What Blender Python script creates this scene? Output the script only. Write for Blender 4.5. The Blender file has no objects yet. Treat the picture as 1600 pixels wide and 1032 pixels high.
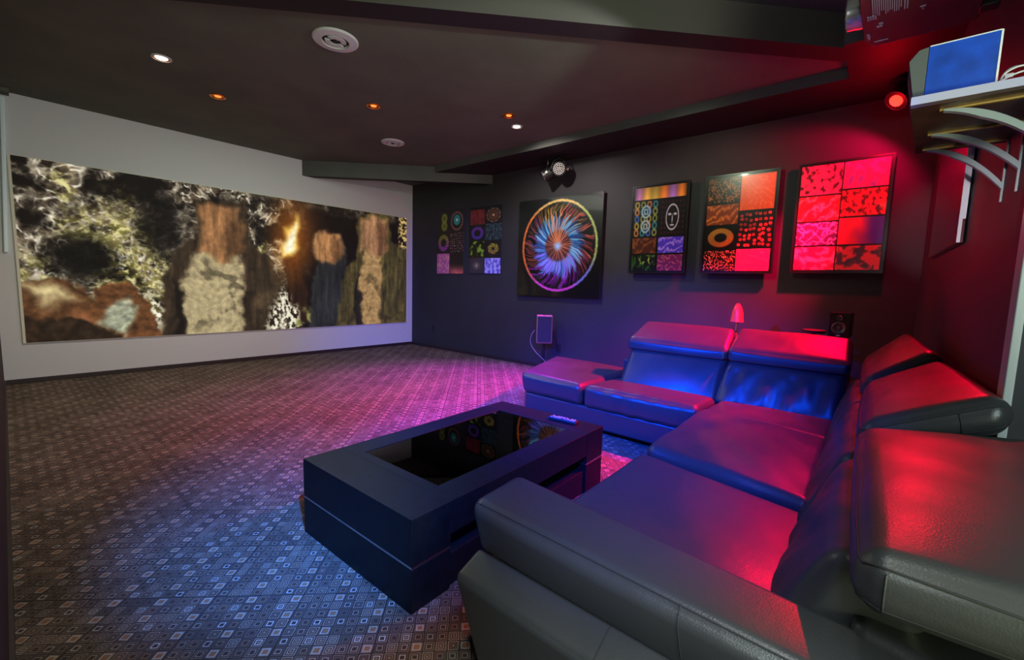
import bpy, bmesh, math, random
import numpy as np
from mathutils import Vector, Matrix

random.seed(7)
C = bpy.context.scene.collection
PI = math.pi

# ------------------------------------------------------------------ helpers
def lin(c):
    c = np.asarray(c, float)
    return np.where(c <= 0.04045, c / 12.92, ((c + 0.055) / 1.055) ** 2.4)

def L3(r, g, b):
    return tuple(float(x) for x in lin((r / 255, g / 255, b / 255))) + (1.0,)

class MB:
    """collects geometry for ONE mesh object"""
    def __init__(s):
        s.v = []; s.f = []
    def add(s, vs, fs):
        o = len(s.v); s.v += [tuple(p) for p in vs]; s.f += [tuple(i + o for i in f) for f in fs]
        return s
    def box(s, x0, x1, y0, y1, z0, z1):
        return s.hexa([(x0, y0, z0), (x1, y0, z0), (x1, y1, z0), (x0, y1, z0),
                       (x0, y0, z1), (x1, y0, z1), (x1, y1, z1), (x0, y1, z1)])
    def hexa(s, c):
        return s.add(c, [(3, 2, 1, 0), (4, 5, 6, 7), (0, 1, 5, 4), (1, 2, 6, 5), (2, 3, 7, 6), (3, 0, 4, 7)])
    def prism(s, poly, z0, z1):
        n = len(poly)
        vs = [(x, y, z0) for x, y in poly] + [(x, y, z1) for x, y in poly]
        return s.add(vs, [tuple(range(n - 1, -1, -1)), tuple(range(n, 2 * n))] +
                     [(i, (i + 1) % n, n + (i + 1) % n, n + i) for i in range(n)])
    def lathe(s, prof, origin, axis, n=32, cap=True):
        """prof: list of (radius, distance along axis)"""
        a = Vector(axis).normalized(); u = a.orthogonal().normalized(); w = a.cross(u); o = Vector(origin)
        vs = []
        for r, t in prof:
            for k in range(n):
                th = 2 * PI * k / n
                vs.append(o + a * t + (u * math.cos(th) + w * math.sin(th)) * r)
        fs = []
        for i in range(len(prof) - 1):
            for k in range(n):
                fs.append((i * n + k, i * n + (k + 1) % n, (i + 1) * n + (k + 1) % n, (i + 1) * n + k))
        if cap:
            fs.append(tuple(range(n - 1, -1, -1)))
            fs.append(tuple((len(prof) - 1) * n + k for k in range(n)))
        return s.add(vs, fs)
    def tube(s, pts, r, n=8):
        pts = [Vector(p) for p in pts]
        vs = []; u = None
        for i, p in enumerate(pts):
            t = (pts[min(i + 1, len(pts) - 1)] - pts[max(i - 1, 0)]).normalized()
            if u is None: u = t.orthogonal().normalized()
            u = (u - t * u.dot(t)).normalized(); w = t.cross(u)
            for k in range(n):
                th = 2 * PI * k / n
                vs.append(p + (u * math.cos(th) + w * math.sin(th)) * r)
        fs = []
        for i in range(len(pts) - 1):
            for k in range(n):
                fs.append((i * n + k, i * n + (k + 1) % n, (i + 1) * n + (k + 1) % n, (i + 1) * n + k))
        fs.append(tuple(range(n - 1, -1, -1))); fs.append(tuple((len(pts) - 1) * n + k for k in range(n)))
        return s.add(vs, fs)

def obj(name, mb, mat, parent=None, bevel=0.0, smooth=False, off=None, segs=3):
    me = bpy.data.meshes.new(name)
    v = mb.v
    if off is not None:
        v = [(p[0] - off[0], p[1] - off[1], p[2] - off[2]) for p in v]
    me.from_pydata(v, [], mb.f); me.validate(); me.update()
    bm = bmesh.new(); bm.from_mesh(me); bmesh.ops.recalc_face_normals(bm, faces=bm.faces); bm.to_mesh(me); bm.free()
    o = bpy.data.objects.new(name, me); C.objects.link(o)
    me.materials.append(mat)
    if smooth:
        for p in me.polygons: p.use_smooth = True
    if bevel > 0:
        m = o.modifiers.new('bevel', 'BEVEL'); m.width = bevel; m.segments = segs; m.limit_method = 'ANGLE'
        m.angle_limit = math.radians(40)
        for p in me.polygons: p.use_smooth = True
        n = o.modifiers.new('wn', 'WEIGHTED_NORMAL'); n.keep_sharp = False
    if smooth == 'auto':
        pass
    if parent: o.parent = parent
    return o

def sharp(o, ang=35):
    """auto-smooth style shading for turned shapes"""
    me = o.data
    bm = bmesh.new(); bm.from_mesh(me)
    for e in bm.edges:
        if len(e.link_faces) == 2 and e.calc_face_angle(0) > math.radians(ang): e.smooth = False
    for f in bm.faces: f.smooth = True
    bm.to_mesh(me); bm.free()
    return o

def thing(name, label, cat, loc=(0, 0, 0), rotz=0, group=None):
    o = bpy.data.objects.new(name, None); o.empty_display_size = 0.1; C.objects.link(o)
    o.location = loc; o.rotation_euler = (0, 0, rotz)
    return tag(o, label, cat, group)

def tag(o, label, cat, group=None):
    o['label'] = label; o['category'] = cat
    if group: o['group'] = group
    return o

def struct(name, mb, mat, label=None, bevel=0.0, under=None):
    o = obj(name, mb, mat, None, bevel)
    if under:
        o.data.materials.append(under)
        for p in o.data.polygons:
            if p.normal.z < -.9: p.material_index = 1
    o['kind'] = 'structure'
    return o

# ------------------------------------------------------------------ materials
def mat(name, col=(0.5, 0.5, 0.5, 1), rough=0.5, metal=0.0, spec=0.5, coat=0.0, bump=None, mottle=None, emit=None):
    m = bpy.data.materials.new(name); m.use_nodes = True
    nt = m.node_tree; p = nt.nodes['Principled BSDF']
    p.inputs['Base Color'].default_value = col
    p.inputs['Roughness'].default_value = rough
    p.inputs['Metallic'].default_value = metal
    p.inputs['Specular IOR Level'].default_value = spec
    p.inputs['Coat Weight'].default_value = coat
    p.inputs['Coat Roughness'].default_value = 0.05
    if emit:
        p.inputs['Emission Color'].default_value = emit[0]; p.inputs['Emission Strength'].default_value = emit[1]
    tc = nt.nodes.new('ShaderNodeTexCoord')
    if mottle:
        sc, amt = mottle
        n = nt.nodes.new('ShaderNodeTexNoise'); n.inputs['Scale'].default_value = sc; n.inputs['Detail'].default_value = 6
        nt.links.new(tc.outputs['Object'], n.inputs['Vector'])
        r = nt.nodes.new('ShaderNodeMapRange'); r.inputs[1].default_value = 0.3; r.inputs[2].default_value = 0.7
        r.inputs[3].default_value = 1 - amt; r.inputs[4].default_value = 1 + amt
        nt.links.new(n.outputs['Fac'], r.inputs[0])
        mx = nt.nodes.new('ShaderNodeMix'); mx.data_type = 'RGBA'; mx.blend_type = 'MULTIPLY'; mx.inputs[0].default_value = 1
        mx.inputs[6].default_value = col; nt.links.new(r.outputs[0], mx.inputs[7])
        nt.links.new(mx.outputs[2], p.inputs['Base Color'])
    if bump:
        kind, sc, st = bump
        n = nt.nodes.new('ShaderNodeTexVoronoi' if kind == 'vor' else 'ShaderNodeTexNoise'); n.inputs['Scale'].default_value = sc
        nt.links.new(tc.outputs['Object'], n.inputs['Vector'])
        b = nt.nodes.new('ShaderNodeBump'); b.inputs['Strength'].default_value = st; b.inputs['Distance'].default_value = 0.002
        nt.links.new(n.outputs[0], b.inputs['Height']); nt.links.new(b.outputs[0], p.inputs['Normal'])
    return m

M = {}
M['wall_dark'] = mat('dark_grey_wall_paint', (0.036, 0.035, 0.038, 1), 0.6, spec=0.3, mottle=(3, .08), bump=('n', 180, .08))
M['wall_white'] = mat('off_white_wall_paint', (0.66, 0.67, 0.67, 1), 0.8, spec=0.2, bump=('n', 200, .05))
M['wall_left'] = mat('brown_wall_paint', (0.05, 0.03, 0.03, 1), 0.7, spec=0.2, mottle=(4, .1))
M['ceiling'] = mat('charcoal_ceiling_paint', (0.13, 0.136, 0.100, 1), 0.75, spec=0.2, mottle=(2.0, .12), bump=('n', 150, .06))
M['soffit'] = mat('grey_soffit_paint', (0.10, 0.105, 0.095, 1), 0.65, spec=0.3, mottle=(3, .08))
M['beam'] = mat('warm_grey_beam_paint', (0.105, 0.095, 0.085, 1), 0.65, spec=0.3)
M['under'] = mat('shaded_underside', (0.022, 0.016, 0.017, 1), 0.6, spec=0.25)  # shade painted onto the undersides of beams and soffits
M['baseboard'] = mat('dark_baseboard_paint', (0.03, 0.018, 0.02, 1), 0.45)
M['trim'] = mat('pale_trim_paint', (0.42, 0.45, 0.44, 1), 0.5)
M['light_streak'] = mat('pale_light_streak', (0.80, 0.95, 0.98, 1), 0.35)  # pale colour for a streak of light on the wall
M['screen_border'] = mat('cream_screen_edge', (0.8, 0.76, 0.6, 1), 0.6)
M['wood_black'] = mat('black_oak_veneer', (0.006, 0.006, 0.007, 1), 0.45, spec=0.2, bump=('n', 60, .25), mottle=(20, .25))
M['chrome'] = mat('brushed_steel', (0.6, 0.6, 0.62, 1), 0.3, metal=1.0)
M['black_plastic'] = mat('black_plastic', (0.012, 0.012, 0.013, 1), 0.35)
M['black_metal'] = mat('black_powder_coat', (0.015, 0.015, 0.016, 1), 0.4, metal=0.3)
M['white_plastic'] = mat('white_plastic', (0.8, 0.8, 0.78, 1), 0.4)
M['grille_white'] = mat('white_grille', (0.62, 0.63, 0.6, 1), 0.5)
M['dark_hole'] = mat('dark_recess', (0.01, 0.01, 0.01, 1), 0.8)
M['copper'] = mat('copper_reflector', (0.95, 0.28, 0.05, 1), 0.25, metal=0.9)
M['lamp_glow'] = mat('lit_lamp', (1, 1, 1, 1), 0.5, emit=((1.0, 0.86, 0.62, 1), 6.0))
M['can_glow'] = mat('painted_can_glow', (1, .4, .1, 1), 0.5, emit=((1.0, 0.28, 0.04, 1), 1.3))  # orange reflection in the unlit copper cans, put in as glow
M['led_white'] = mat('clear_led_lens', (0.75, 0.75, 0.7, 1), 0.25, spec=.8)
M['led_red'] = mat('red_led_array', (1, 0.1, 0.05, 1), 0.5, emit=((1.0, 0.012, 0.006, 1), 9.0))
M['cable_white'] = mat('white_cable', (0.7, 0.7, 0.7, 1), 0.4)
M['cable_grey'] = mat('grey_cable', (0.3, 0.32, 0.3, 1), 0.4)
M['shelf_top'] = mat('lilac_grey_laminate', (0.42, 0.41, 0.55, 1), 0.45)
M['shelf_under'] = mat('brown_wood_board', (0.042, 0.020, 0.011, 1), 0.4, mottle=(9, .4))
M['brass'] = mat('gold_edge_strip', (0.7, 0.45, 0.12, 1), 0.35, metal=0.8)
M['bracket'] = mat('grey_bracket_paint', (0.24, 0.28, 0.265, 1), 0.5)
M['blue_board'] = mat('worn_blue_vinyl', (0.004, 0.060, 0.46, 1), 0.5, mottle=(14, .35))
M['grey_cloth'] = mat('grey_speaker_cloth', (0.09, 0.10, 0.10, 1), 0.8, bump=('n', 600, .2))
M['projector'] = mat('dark_maroon_plastic', (0.085, 0.028, 0.036, 1), 0.45)
M['projector_ink'] = mat('pale_grey_print', (0.4, 0.4, 0.48, 1), 0.5)
M['lens'] = mat('silver_lens_ring', (0.75, 0.78, 0.76, 1), 0.22, metal=0.85)
M['lens_glass'] = mat('lens_glass', (0.02, 0.02, 0.03, 1), 0.05, coat=1.0)
M['wood_speaker'] = mat('tan_speaker_edge', (0.35, 0.16, 0.12, 1), 0.5)
M['speaker_cloth'] = mat('dark_speaker_cloth', (0.022, 0.022, 0.036, 1), 0.8)
M['cone'] = mat('grey_speaker_cone', (0.16, 0.17, 0.18, 1), 0.3, metal=.3)
M['shade'] = mat('red_glass_shade', (0.75, 0.05, 0.05, 1), 0.4, emit=((1.0, 0.02, 0.03, 1), 0.45))
M['lamp_stem'] = mat('brass_stem', (0.8, 0.4, 0.1, 1), 0.3, metal=.8)
M['panel_red'] = mat('glossy_dark_red_board', (0.16, 0.03, 0.04, 1), 0.12, coat=.5)
M['panel_edge'] = mat('white_board_edge', (0.85, 0.82, 0.85, 1), 0.5)
M['frame_black'] = mat('black_frame', (0.01, 0.01, 0.011, 1), 0.3)
M['frame_grey'] = mat('dark_grey_panel_edge', (0.04, 0.04, 0.045, 1), 0.5)
M['outlet'] = mat('dark_outlet_plate', (0.012, 0.012, 0.014, 1), 0.5)
M['button'] = mat('pale_blue_key', (0.35, 0.4, 0.95, 1), 0.3)
M['felt'] = mat('black_underside_cloth', (0.01, 0.01, 0.01, 1), 0.9)

# leather
def leather(name, col, rough):
    m = bpy.data.materials.new(name); m.use_nodes = True
    nt = m.node_tree; p = nt.nodes['Principled BSDF']
    p.inputs['Base Color'].default_value = col
    p.inputs['Specular IOR Level'].default_value = 0.46
    tc = nt.nodes.new('ShaderNodeTexCoord')
    v = nt.nodes.new('ShaderNodeTexVoronoi'); v.inputs['Scale'].default_value = 260
    n = nt.nodes.new('ShaderNodeTexNoise'); n.inputs['Scale'].default_value = 22; n.inputs['Detail'].default_value = 5
    n2 = nt.nodes.new('ShaderNodeTexNoise'); n2.inputs['Scale'].default_value = 5; n2.inputs['Detail'].default_value = 3
    for q in (v, n, n2): nt.links.new(tc.outputs['Object'], q.inputs['Vector'])
    b1 = nt.nodes.new('ShaderNodeBump'); b1.inputs['Strength'].default_value = 0.16; b1.inputs['Distance'].default_value = 0.0015
    b2 = nt.nodes.new('ShaderNodeBump'); b2.inputs['Strength'].default_value = 0.12; b2.inputs['Distance'].default_value = 0.006
    nt.links.new(v.outputs['Distance'], b1.inputs['Height']); nt.links.new(n.outputs['Fac'], b2.inputs['Height'])
    nt.links.new(b2.outputs[0], b1.inputs['Normal']); nt.links.new(b1.outputs[0], p.inputs['Normal'])
    r = nt.nodes.new('ShaderNodeMapRange'); r.inputs[1].default_value = .3; r.inputs[2].default_value = .7
    r.inputs[3].default_value = rough - .05; r.inputs[4].default_value = rough + .07
    nt.links.new(n2.outputs['Fac'], r.inputs[0]); nt.links.new(r.outputs[0], p.inputs['Roughness'])
    return m
M['leather'] = leather('black_leather', (0.032, 0.033, 0.035, 1), 0.34)
M['stitch'] = mat('grey_stitching', (0.022, 0.022, 0.024, 1), 0.6, spec=.2)

# glass
def glass():
    m = bpy.data.materials.new('clear_tabletop_glass'); m.use_nodes = True
    nt = m.node_tree; nt.nodes.clear()
    out = nt.nodes.new('ShaderNodeOutputMaterial'); mx = nt.nodes.new('ShaderNodeMixShader')
    tr = nt.nodes.new('ShaderNodeBsdfTransparent'); tr.inputs[0].default_value = (.80, .84, .86, 1)
    gl = nt.nodes.new('ShaderNodeBsdfGlossy'); gl.inputs['Roughness'].default_value = 0.015
    fr = nt.nodes.new('ShaderNodeFresnel'); fr.inputs[0].default_value = 1.5
    nt.links.new(fr.outputs[0], mx.inputs[0]); nt.links.new(tr.outputs[0], mx.inputs[1]); nt.links.new(gl.outputs[0], mx.inputs[2])
    nt.links.new(mx.outputs[0], out.inputs[0])
    return m
M['glass'] = glass()

# carpet: small lozenges of nested squares laid at 45 degrees
def carpet():
    m = bpy.data.materials.new('patterned_carpet'); m.use_nodes = True
    nt = m.node_tree; N = nt.nodes; K = nt.links
    p = N['Principled BSDF']; p.inputs['Roughness'].default_value = .9; p.inputs['Specular IOR Level'].default_value = .15
    g = N.new('ShaderNodeTexCoord')
    mp = N.new('ShaderNodeMapping'); mp.inputs['Rotation'].default_value = (0, 0, PI / 4)
    s = 1 / 0.0435; mp.inputs['Scale'].default_value = (s, s, s)
    K.new(g.outputs['Object'], mp.inputs['Vector'])
    # a wobble keeps the woven lines from being ruler-straight
    wn = N.new('ShaderNodeTexNoise'); wn.inputs['Scale'].default_value = 1.3; K.new(mp.outputs[0], wn.inputs['Vector'])
    ws = N.new('ShaderNodeVectorMath'); ws.operation = 'SCALE'; ws.inputs['Scale'].default_value = .12; K.new(wn.outputs['Color'], ws.inputs[0])
    ad = N.new('ShaderNodeVectorMath'); ad.operation = 'ADD'; K.new(mp.outputs[0], ad.inputs[0]); K.new(ws.outputs[0], ad.inputs[1])
    sep = N.new('ShaderNodeSeparateXYZ'); K.new(ad.outputs[0], sep.inputs[0])
    def math_(op, a, b=None):
        n = N.new('ShaderNodeMath'); n.operation = op
        for i, x in enumerate((a, b)):
            if x is None: continue
            if isinstance(x, (int, float)): n.inputs[i].default_value = x
            else: K.new(x, n.inputs[i])
        return n.outputs[0]
    fx = math_('FLOOR', sep.outputs[0]); fy = math_('FLOOR', sep.outputs[1])
    ux = math_('ABSOLUTE', math_('SUBTRACT', math_('FRACT', sep.outputs[0]), .5))
    uy = math_('ABSOLUTE', math_('SUBTRACT', math_('FRACT', sep.outputs[1]), .5))
    d = math_('MAXIMUM', ux, uy)
    cmb = N.new('ShaderNodeCombineXYZ'); K.new(fx, cmb.inputs[0]); K.new(fy, cmb.inputs[1])
    wnz = N.new('ShaderNodeTexWhiteNoise'); wnz.noise_dimensions = '2D'; K.new(cmb.outputs[0], wnz.inputs['Vector'])
    cs = N.new('ShaderNodeSeparateColor'); K.new(wnz.outputs['Color'], cs.inputs[0])
    px = math_('MODULO', math_('ABSOLUTE', fx), 2); py = math_('MODULO', math_('ABSOLUTE', fy), 2)
    bright = math_('MULTIPLY', math_('SUBTRACT', 1, px), math_('SUBTRACT', 1, py))       # every other cell: a bright ring
    p4 = math_('MODULO', math_('ABSOLUTE', fx), 4)
    orange = math_('MULTIPLY', math_('COMPARE', p4, 1.0), py)
    def band(a, b):
        return math_('MULTIPLY', math_('GREATER_THAN', d, a), math_('LESS_THAN', d, b))
    def mix(f, a, b):
        n = N.new('ShaderNodeMix'); n.data_type = 'RGBA'
        K.new(f, n.inputs[0]) if not isinstance(f, float) else setattr(n.inputs[0], 'default_value', f)
        for i, x in ((6, a), (7, b)):
            if isinstance(x, tuple): n.inputs[i].default_value = x
            else: K.new(x, n.inputs[i])
        return n.outputs[2]
    def ramp(f, cols):
        r = N.new('ShaderNodeValToRGB'); r.color_ramp.interpolation = 'CONSTANT'
        e = r.color_ramp.elements
        e[0].position = 0; e[0].color = cols[0]; e[1].position = 1 / len(cols); e[1].color = cols[1]
        for i in range(2, len(cols)):
            x = e.new(i / len(cols)); x.color = cols[i]
        K.new(f, r.inputs[0]); return r.outputs[0]
    dark = (0.050, 0.036, 0.029, 1)
    mid = ramp(cs.outputs[0], [(.20, .14, .105, 1), (.27, .19, .14, 1), (.14, .10, .08, 1), (.32, .23, .165, 1), (.23, .14, .09, 1)])
    lightc = ramp(cs.outputs[1], [(.42, .37, .32, 1), (.32, .26, .21, 1), (.50, .45, .40, 1), (.26, .20, .16, 1)])
    outer = ramp(cs.outputs[2], [(.19, .14, .105, 1), (.12, .088, .07, 1), (.27, .205, .155, 1)])
    c = mix(band(.355, .44), dark, outer)                     # outer ring of every lozenge
    c = mix(band(.18, .265), c, mix(bright, mid, lightc))     # inner ring, pale in every other cell
    c = mix(math_('MULTIPLY', math_('LESS_THAN', d, .10), math_('GREATER_THAN', cs.outputs[2], .66)), c, (.26, .19, .14, 1))
    c = mix(math_('MULTIPLY', orange, band(.255, .345)), c, (.42, .35, .28, 1))
    c = mix(math_('MULTIPLY', orange, math_('LESS_THAN', d, .20)), c, (.27, .125, .055, 1))
    q8x = math_('LESS_THAN', math_('FRACT', math_('MULTIPLY', sep.outputs[0], .125)), .012)
    q8y = math_('LESS_THAN', math_('FRACT', math_('MULTIPLY', sep.outputs[1], .125)), .012)
    c = mix(math_('MAXIMUM', q8x, q8y), c, (.03, .024, .02, 1))
    # worn darker patches over the pile
    n2 = N.new('ShaderNodeTexNoise'); n2.inputs['Scale'].default_value = 2.2; n2.inputs['Detail'].default_value = 4
    K.new(g.outputs['Object'], n2.inputs['Vector'])
    r2 = N.new('ShaderNodeMapRange'); r2.inputs[1].default_value = .3; r2.inputs[2].default_value = .7; r2.inputs[3].default_value = .68; r2.inputs[4].default_value = 1.15
    K.new(n2.outputs['Fac'], r2.inputs[0])
    mm = N.new('ShaderNodeMix'); mm.data_type = 'RGBA'; mm.blend_type = 'MULTIPLY'; mm.inputs[0].default_value = 1
    K.new(c, mm.inputs[6]); K.new(r2.outputs[0], mm.inputs[7])
    K.new(mm.outputs[2], p.inputs['Base Color'])
    fz = N.new('ShaderNodeTexNoise'); fz.inputs['Scale'].default_value = 700; K.new(g.outputs['Object'], fz.inputs['Vector'])
    b = N.new('ShaderNodeBump'); b.inputs['Strength'].default_value = .35; b.inputs['Distance'].default_value = .003
    K.new(fz.outputs[0], b.inputs['Height']); K.new(b.outputs[0], p.inputs['Normal'])
    return m
M['carpet'] = carpet()

def attr_mat(name, emit=False, rough=.2, coat=.3, gain=1.0):
    m = bpy.data.materials.new(name); m.use_nodes = True
    nt = m.node_tree; p = nt.nodes['Principled BSDF']
    a = nt.nodes.new('ShaderNodeAttribute'); a.attribute_name = 'Col'
    if emit:
        p.inputs['Base Color'].default_value = (0.02, 0.02, 0.02, 1); p.inputs['Specular IOR Level'].default_value = 0
        p.inputs['Roughness'].default_value = 1
        nt.links.new(a.outputs['Color'], p.inputs['Emission Color']); p.inputs['Emission Strength'].default_value = gain
    else:
        nt.links.new(a.outputs['Color'], p.inputs['Base Color'])
        p.inputs['Roughness'].default_value = rough; p.inputs['Coat Weight'].default_value = coat
        p.inputs['Coat Roughness'].default_value = .06
    return m
M['screen_image'] = attr_mat('projected_picture', True)
M['print'] = attr_mat('glossy_print', rough=.3, coat=.45)
M['print_matt'] = attr_mat('satin_print', rough=.4, coat=.1)

# ------------------------------------------------------------------ pictures (drawn into fine grids)
rng = np.random.default_rng(11)
def vn(h, w, fy, fx, seed=0):
    r = np.random.default_rng(seed); g = r.random((int(fy) + 3, int(fx) + 3))
    y = np.linspace(0, fy, h); x = np.linspace(0, fx, w)
    yi = y.astype(int); xi = x.astype(int); ty = y - yi; tx = x - xi
    ty = (ty * ty * (3 - 2 * ty))[:, None]; tx = (tx * tx * (3 - 2 * tx))[None]
    a = g[yi][:, xi]; b = g[yi][:, xi + 1]; c = g[yi + 1][:, xi]; e = g[yi + 1][:, xi + 1]
    return (a * (1 - tx) + b * tx) * (1 - ty) + (c * (1 - tx) + e * tx) * ty
def gn(x, y, seed):
    """gradient noise at arbitrary points, about -0.7..0.7"""
    r = np.random.default_rng(seed); T = r.random((64, 64)) * 2 * np.pi; gx_, gy_ = np.cos(T), np.sin(T)
    xi = np.floor(x).astype(int); yi = np.floor(y).astype(int); fx = x - xi; fy = y - yi
    u = fx * fx * fx * (fx * (fx * 6 - 15) + 10); v = fy * fy * fy * (fy * (fy * 6 - 15) + 10)
    def d(i, j):
        a = (yi + j) % 64; b = (xi + i) % 64
        return gx_[a, b] * (fx - i) + gy_[a, b] * (fy - j)
    return (d(0, 0) * (1 - u) + d(1, 0) * u) * (1 - v) + (d(0, 1) * (1 - u) + d(1, 1) * u) * v
def coords(h, w, f, ax, seed):
    V, U = np.meshgrid(np.linspace(0, 1, h), np.linspace(0, 1, w), indexing='ij')
    th = .5 + seed * 1.3; x = U * f * ax; y = V * f
    x = x + .5 * gn(U * 3 * ax + 7, V * 3 + 3, seed + 900) * f / 6; y = y + .5 * gn(U * 3 * ax, V * 3, seed + 901) * f / 6
    return x + seed * 3.7, y + seed * 5.1
def fbm(h, w, f, seed=0, o=4, ax=1.0):
    x, y = coords(h, w, f, ax, seed); s = 0; t = 0; c, k = math.cos(.6), math.sin(.6)
    for i in range(o):
        s = s + gn(x, y, seed * 31 + i) * .5 ** i; t += .5 ** i
        x, y = 2 * (c * x - k * y), 2 * (k * x + c * y)
    return np.clip(.5 + .95 * s / t, 0, 1)
def ridge(h, w, f, seed=0, o=4, ax=1.0):
    x, y = coords(h, w, f, ax, seed); s = 0; t = 0; c, k = math.cos(.6), math.sin(.6)
    for i in range(o):
        s = s + np.clip(1 - 2.6 * np.abs(gn(x, y, seed * 57 + i)), 0, 1) ** 2 * .6 ** i; t += .6 ** i
        x, y = 2 * (c * x - k * y), 2 * (k * x + c * y)
    return s / t
def st(a, b, x):
    t = np.clip((x - a) / (b - a), 0, 1); return t * t * (3 - 2 * t)
def col(r, g, b): return np.array((r, g, b), float) / 255
def mixc(img, m, c):
    m = np.clip(m, 0, 1)[..., None]; img[:] = img * (1 - m) + np.asarray(c) * m
def polymask(U, V, pts, soft=.01, asp=1.0):
    """soft-edged polygon mask; asp = width/height"""
    x = U * asp; P = [(a * asp, b) for a, b in pts]
    inside = np.zeros(U.shape, bool); dmin = np.full(U.shape, 9.0)
    n = len(P)
    for i in range(n):
        (x0, y0), (x1, y1) = P[i], P[(i + 1) % n]
        c = ((y0 > V) != (y1 > V)) & (x < (x1 - x0) * (V - y0) / (y1 - y0 + 1e-12) + x0)
        inside ^= c
        ex, ey = x1 - x0, y1 - y0; t = np.clip(((x - x0) * ex + (V - y0) * ey) / (ex * ex + ey * ey + 1e-12), 0, 1)
        dmin = np.minimum(dmin, np.hypot(x - x0 - t * ex, V - y0 - t * ey))
    sd = np.where(inside, dmin, -dmin)
    return st(-soft, soft, sd)
def ell(U, V, cu, cv, ru, rv, soft=.1):
    return 1 - st(1 - soft, 1 + soft, np.hypot((U - cu) / ru, (V - cv) / rv))
def grid_uv(h, w):
    return np.meshgrid((np.arange(w)) / (w - 1), (np.arange(h)) / (h - 1))

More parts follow.
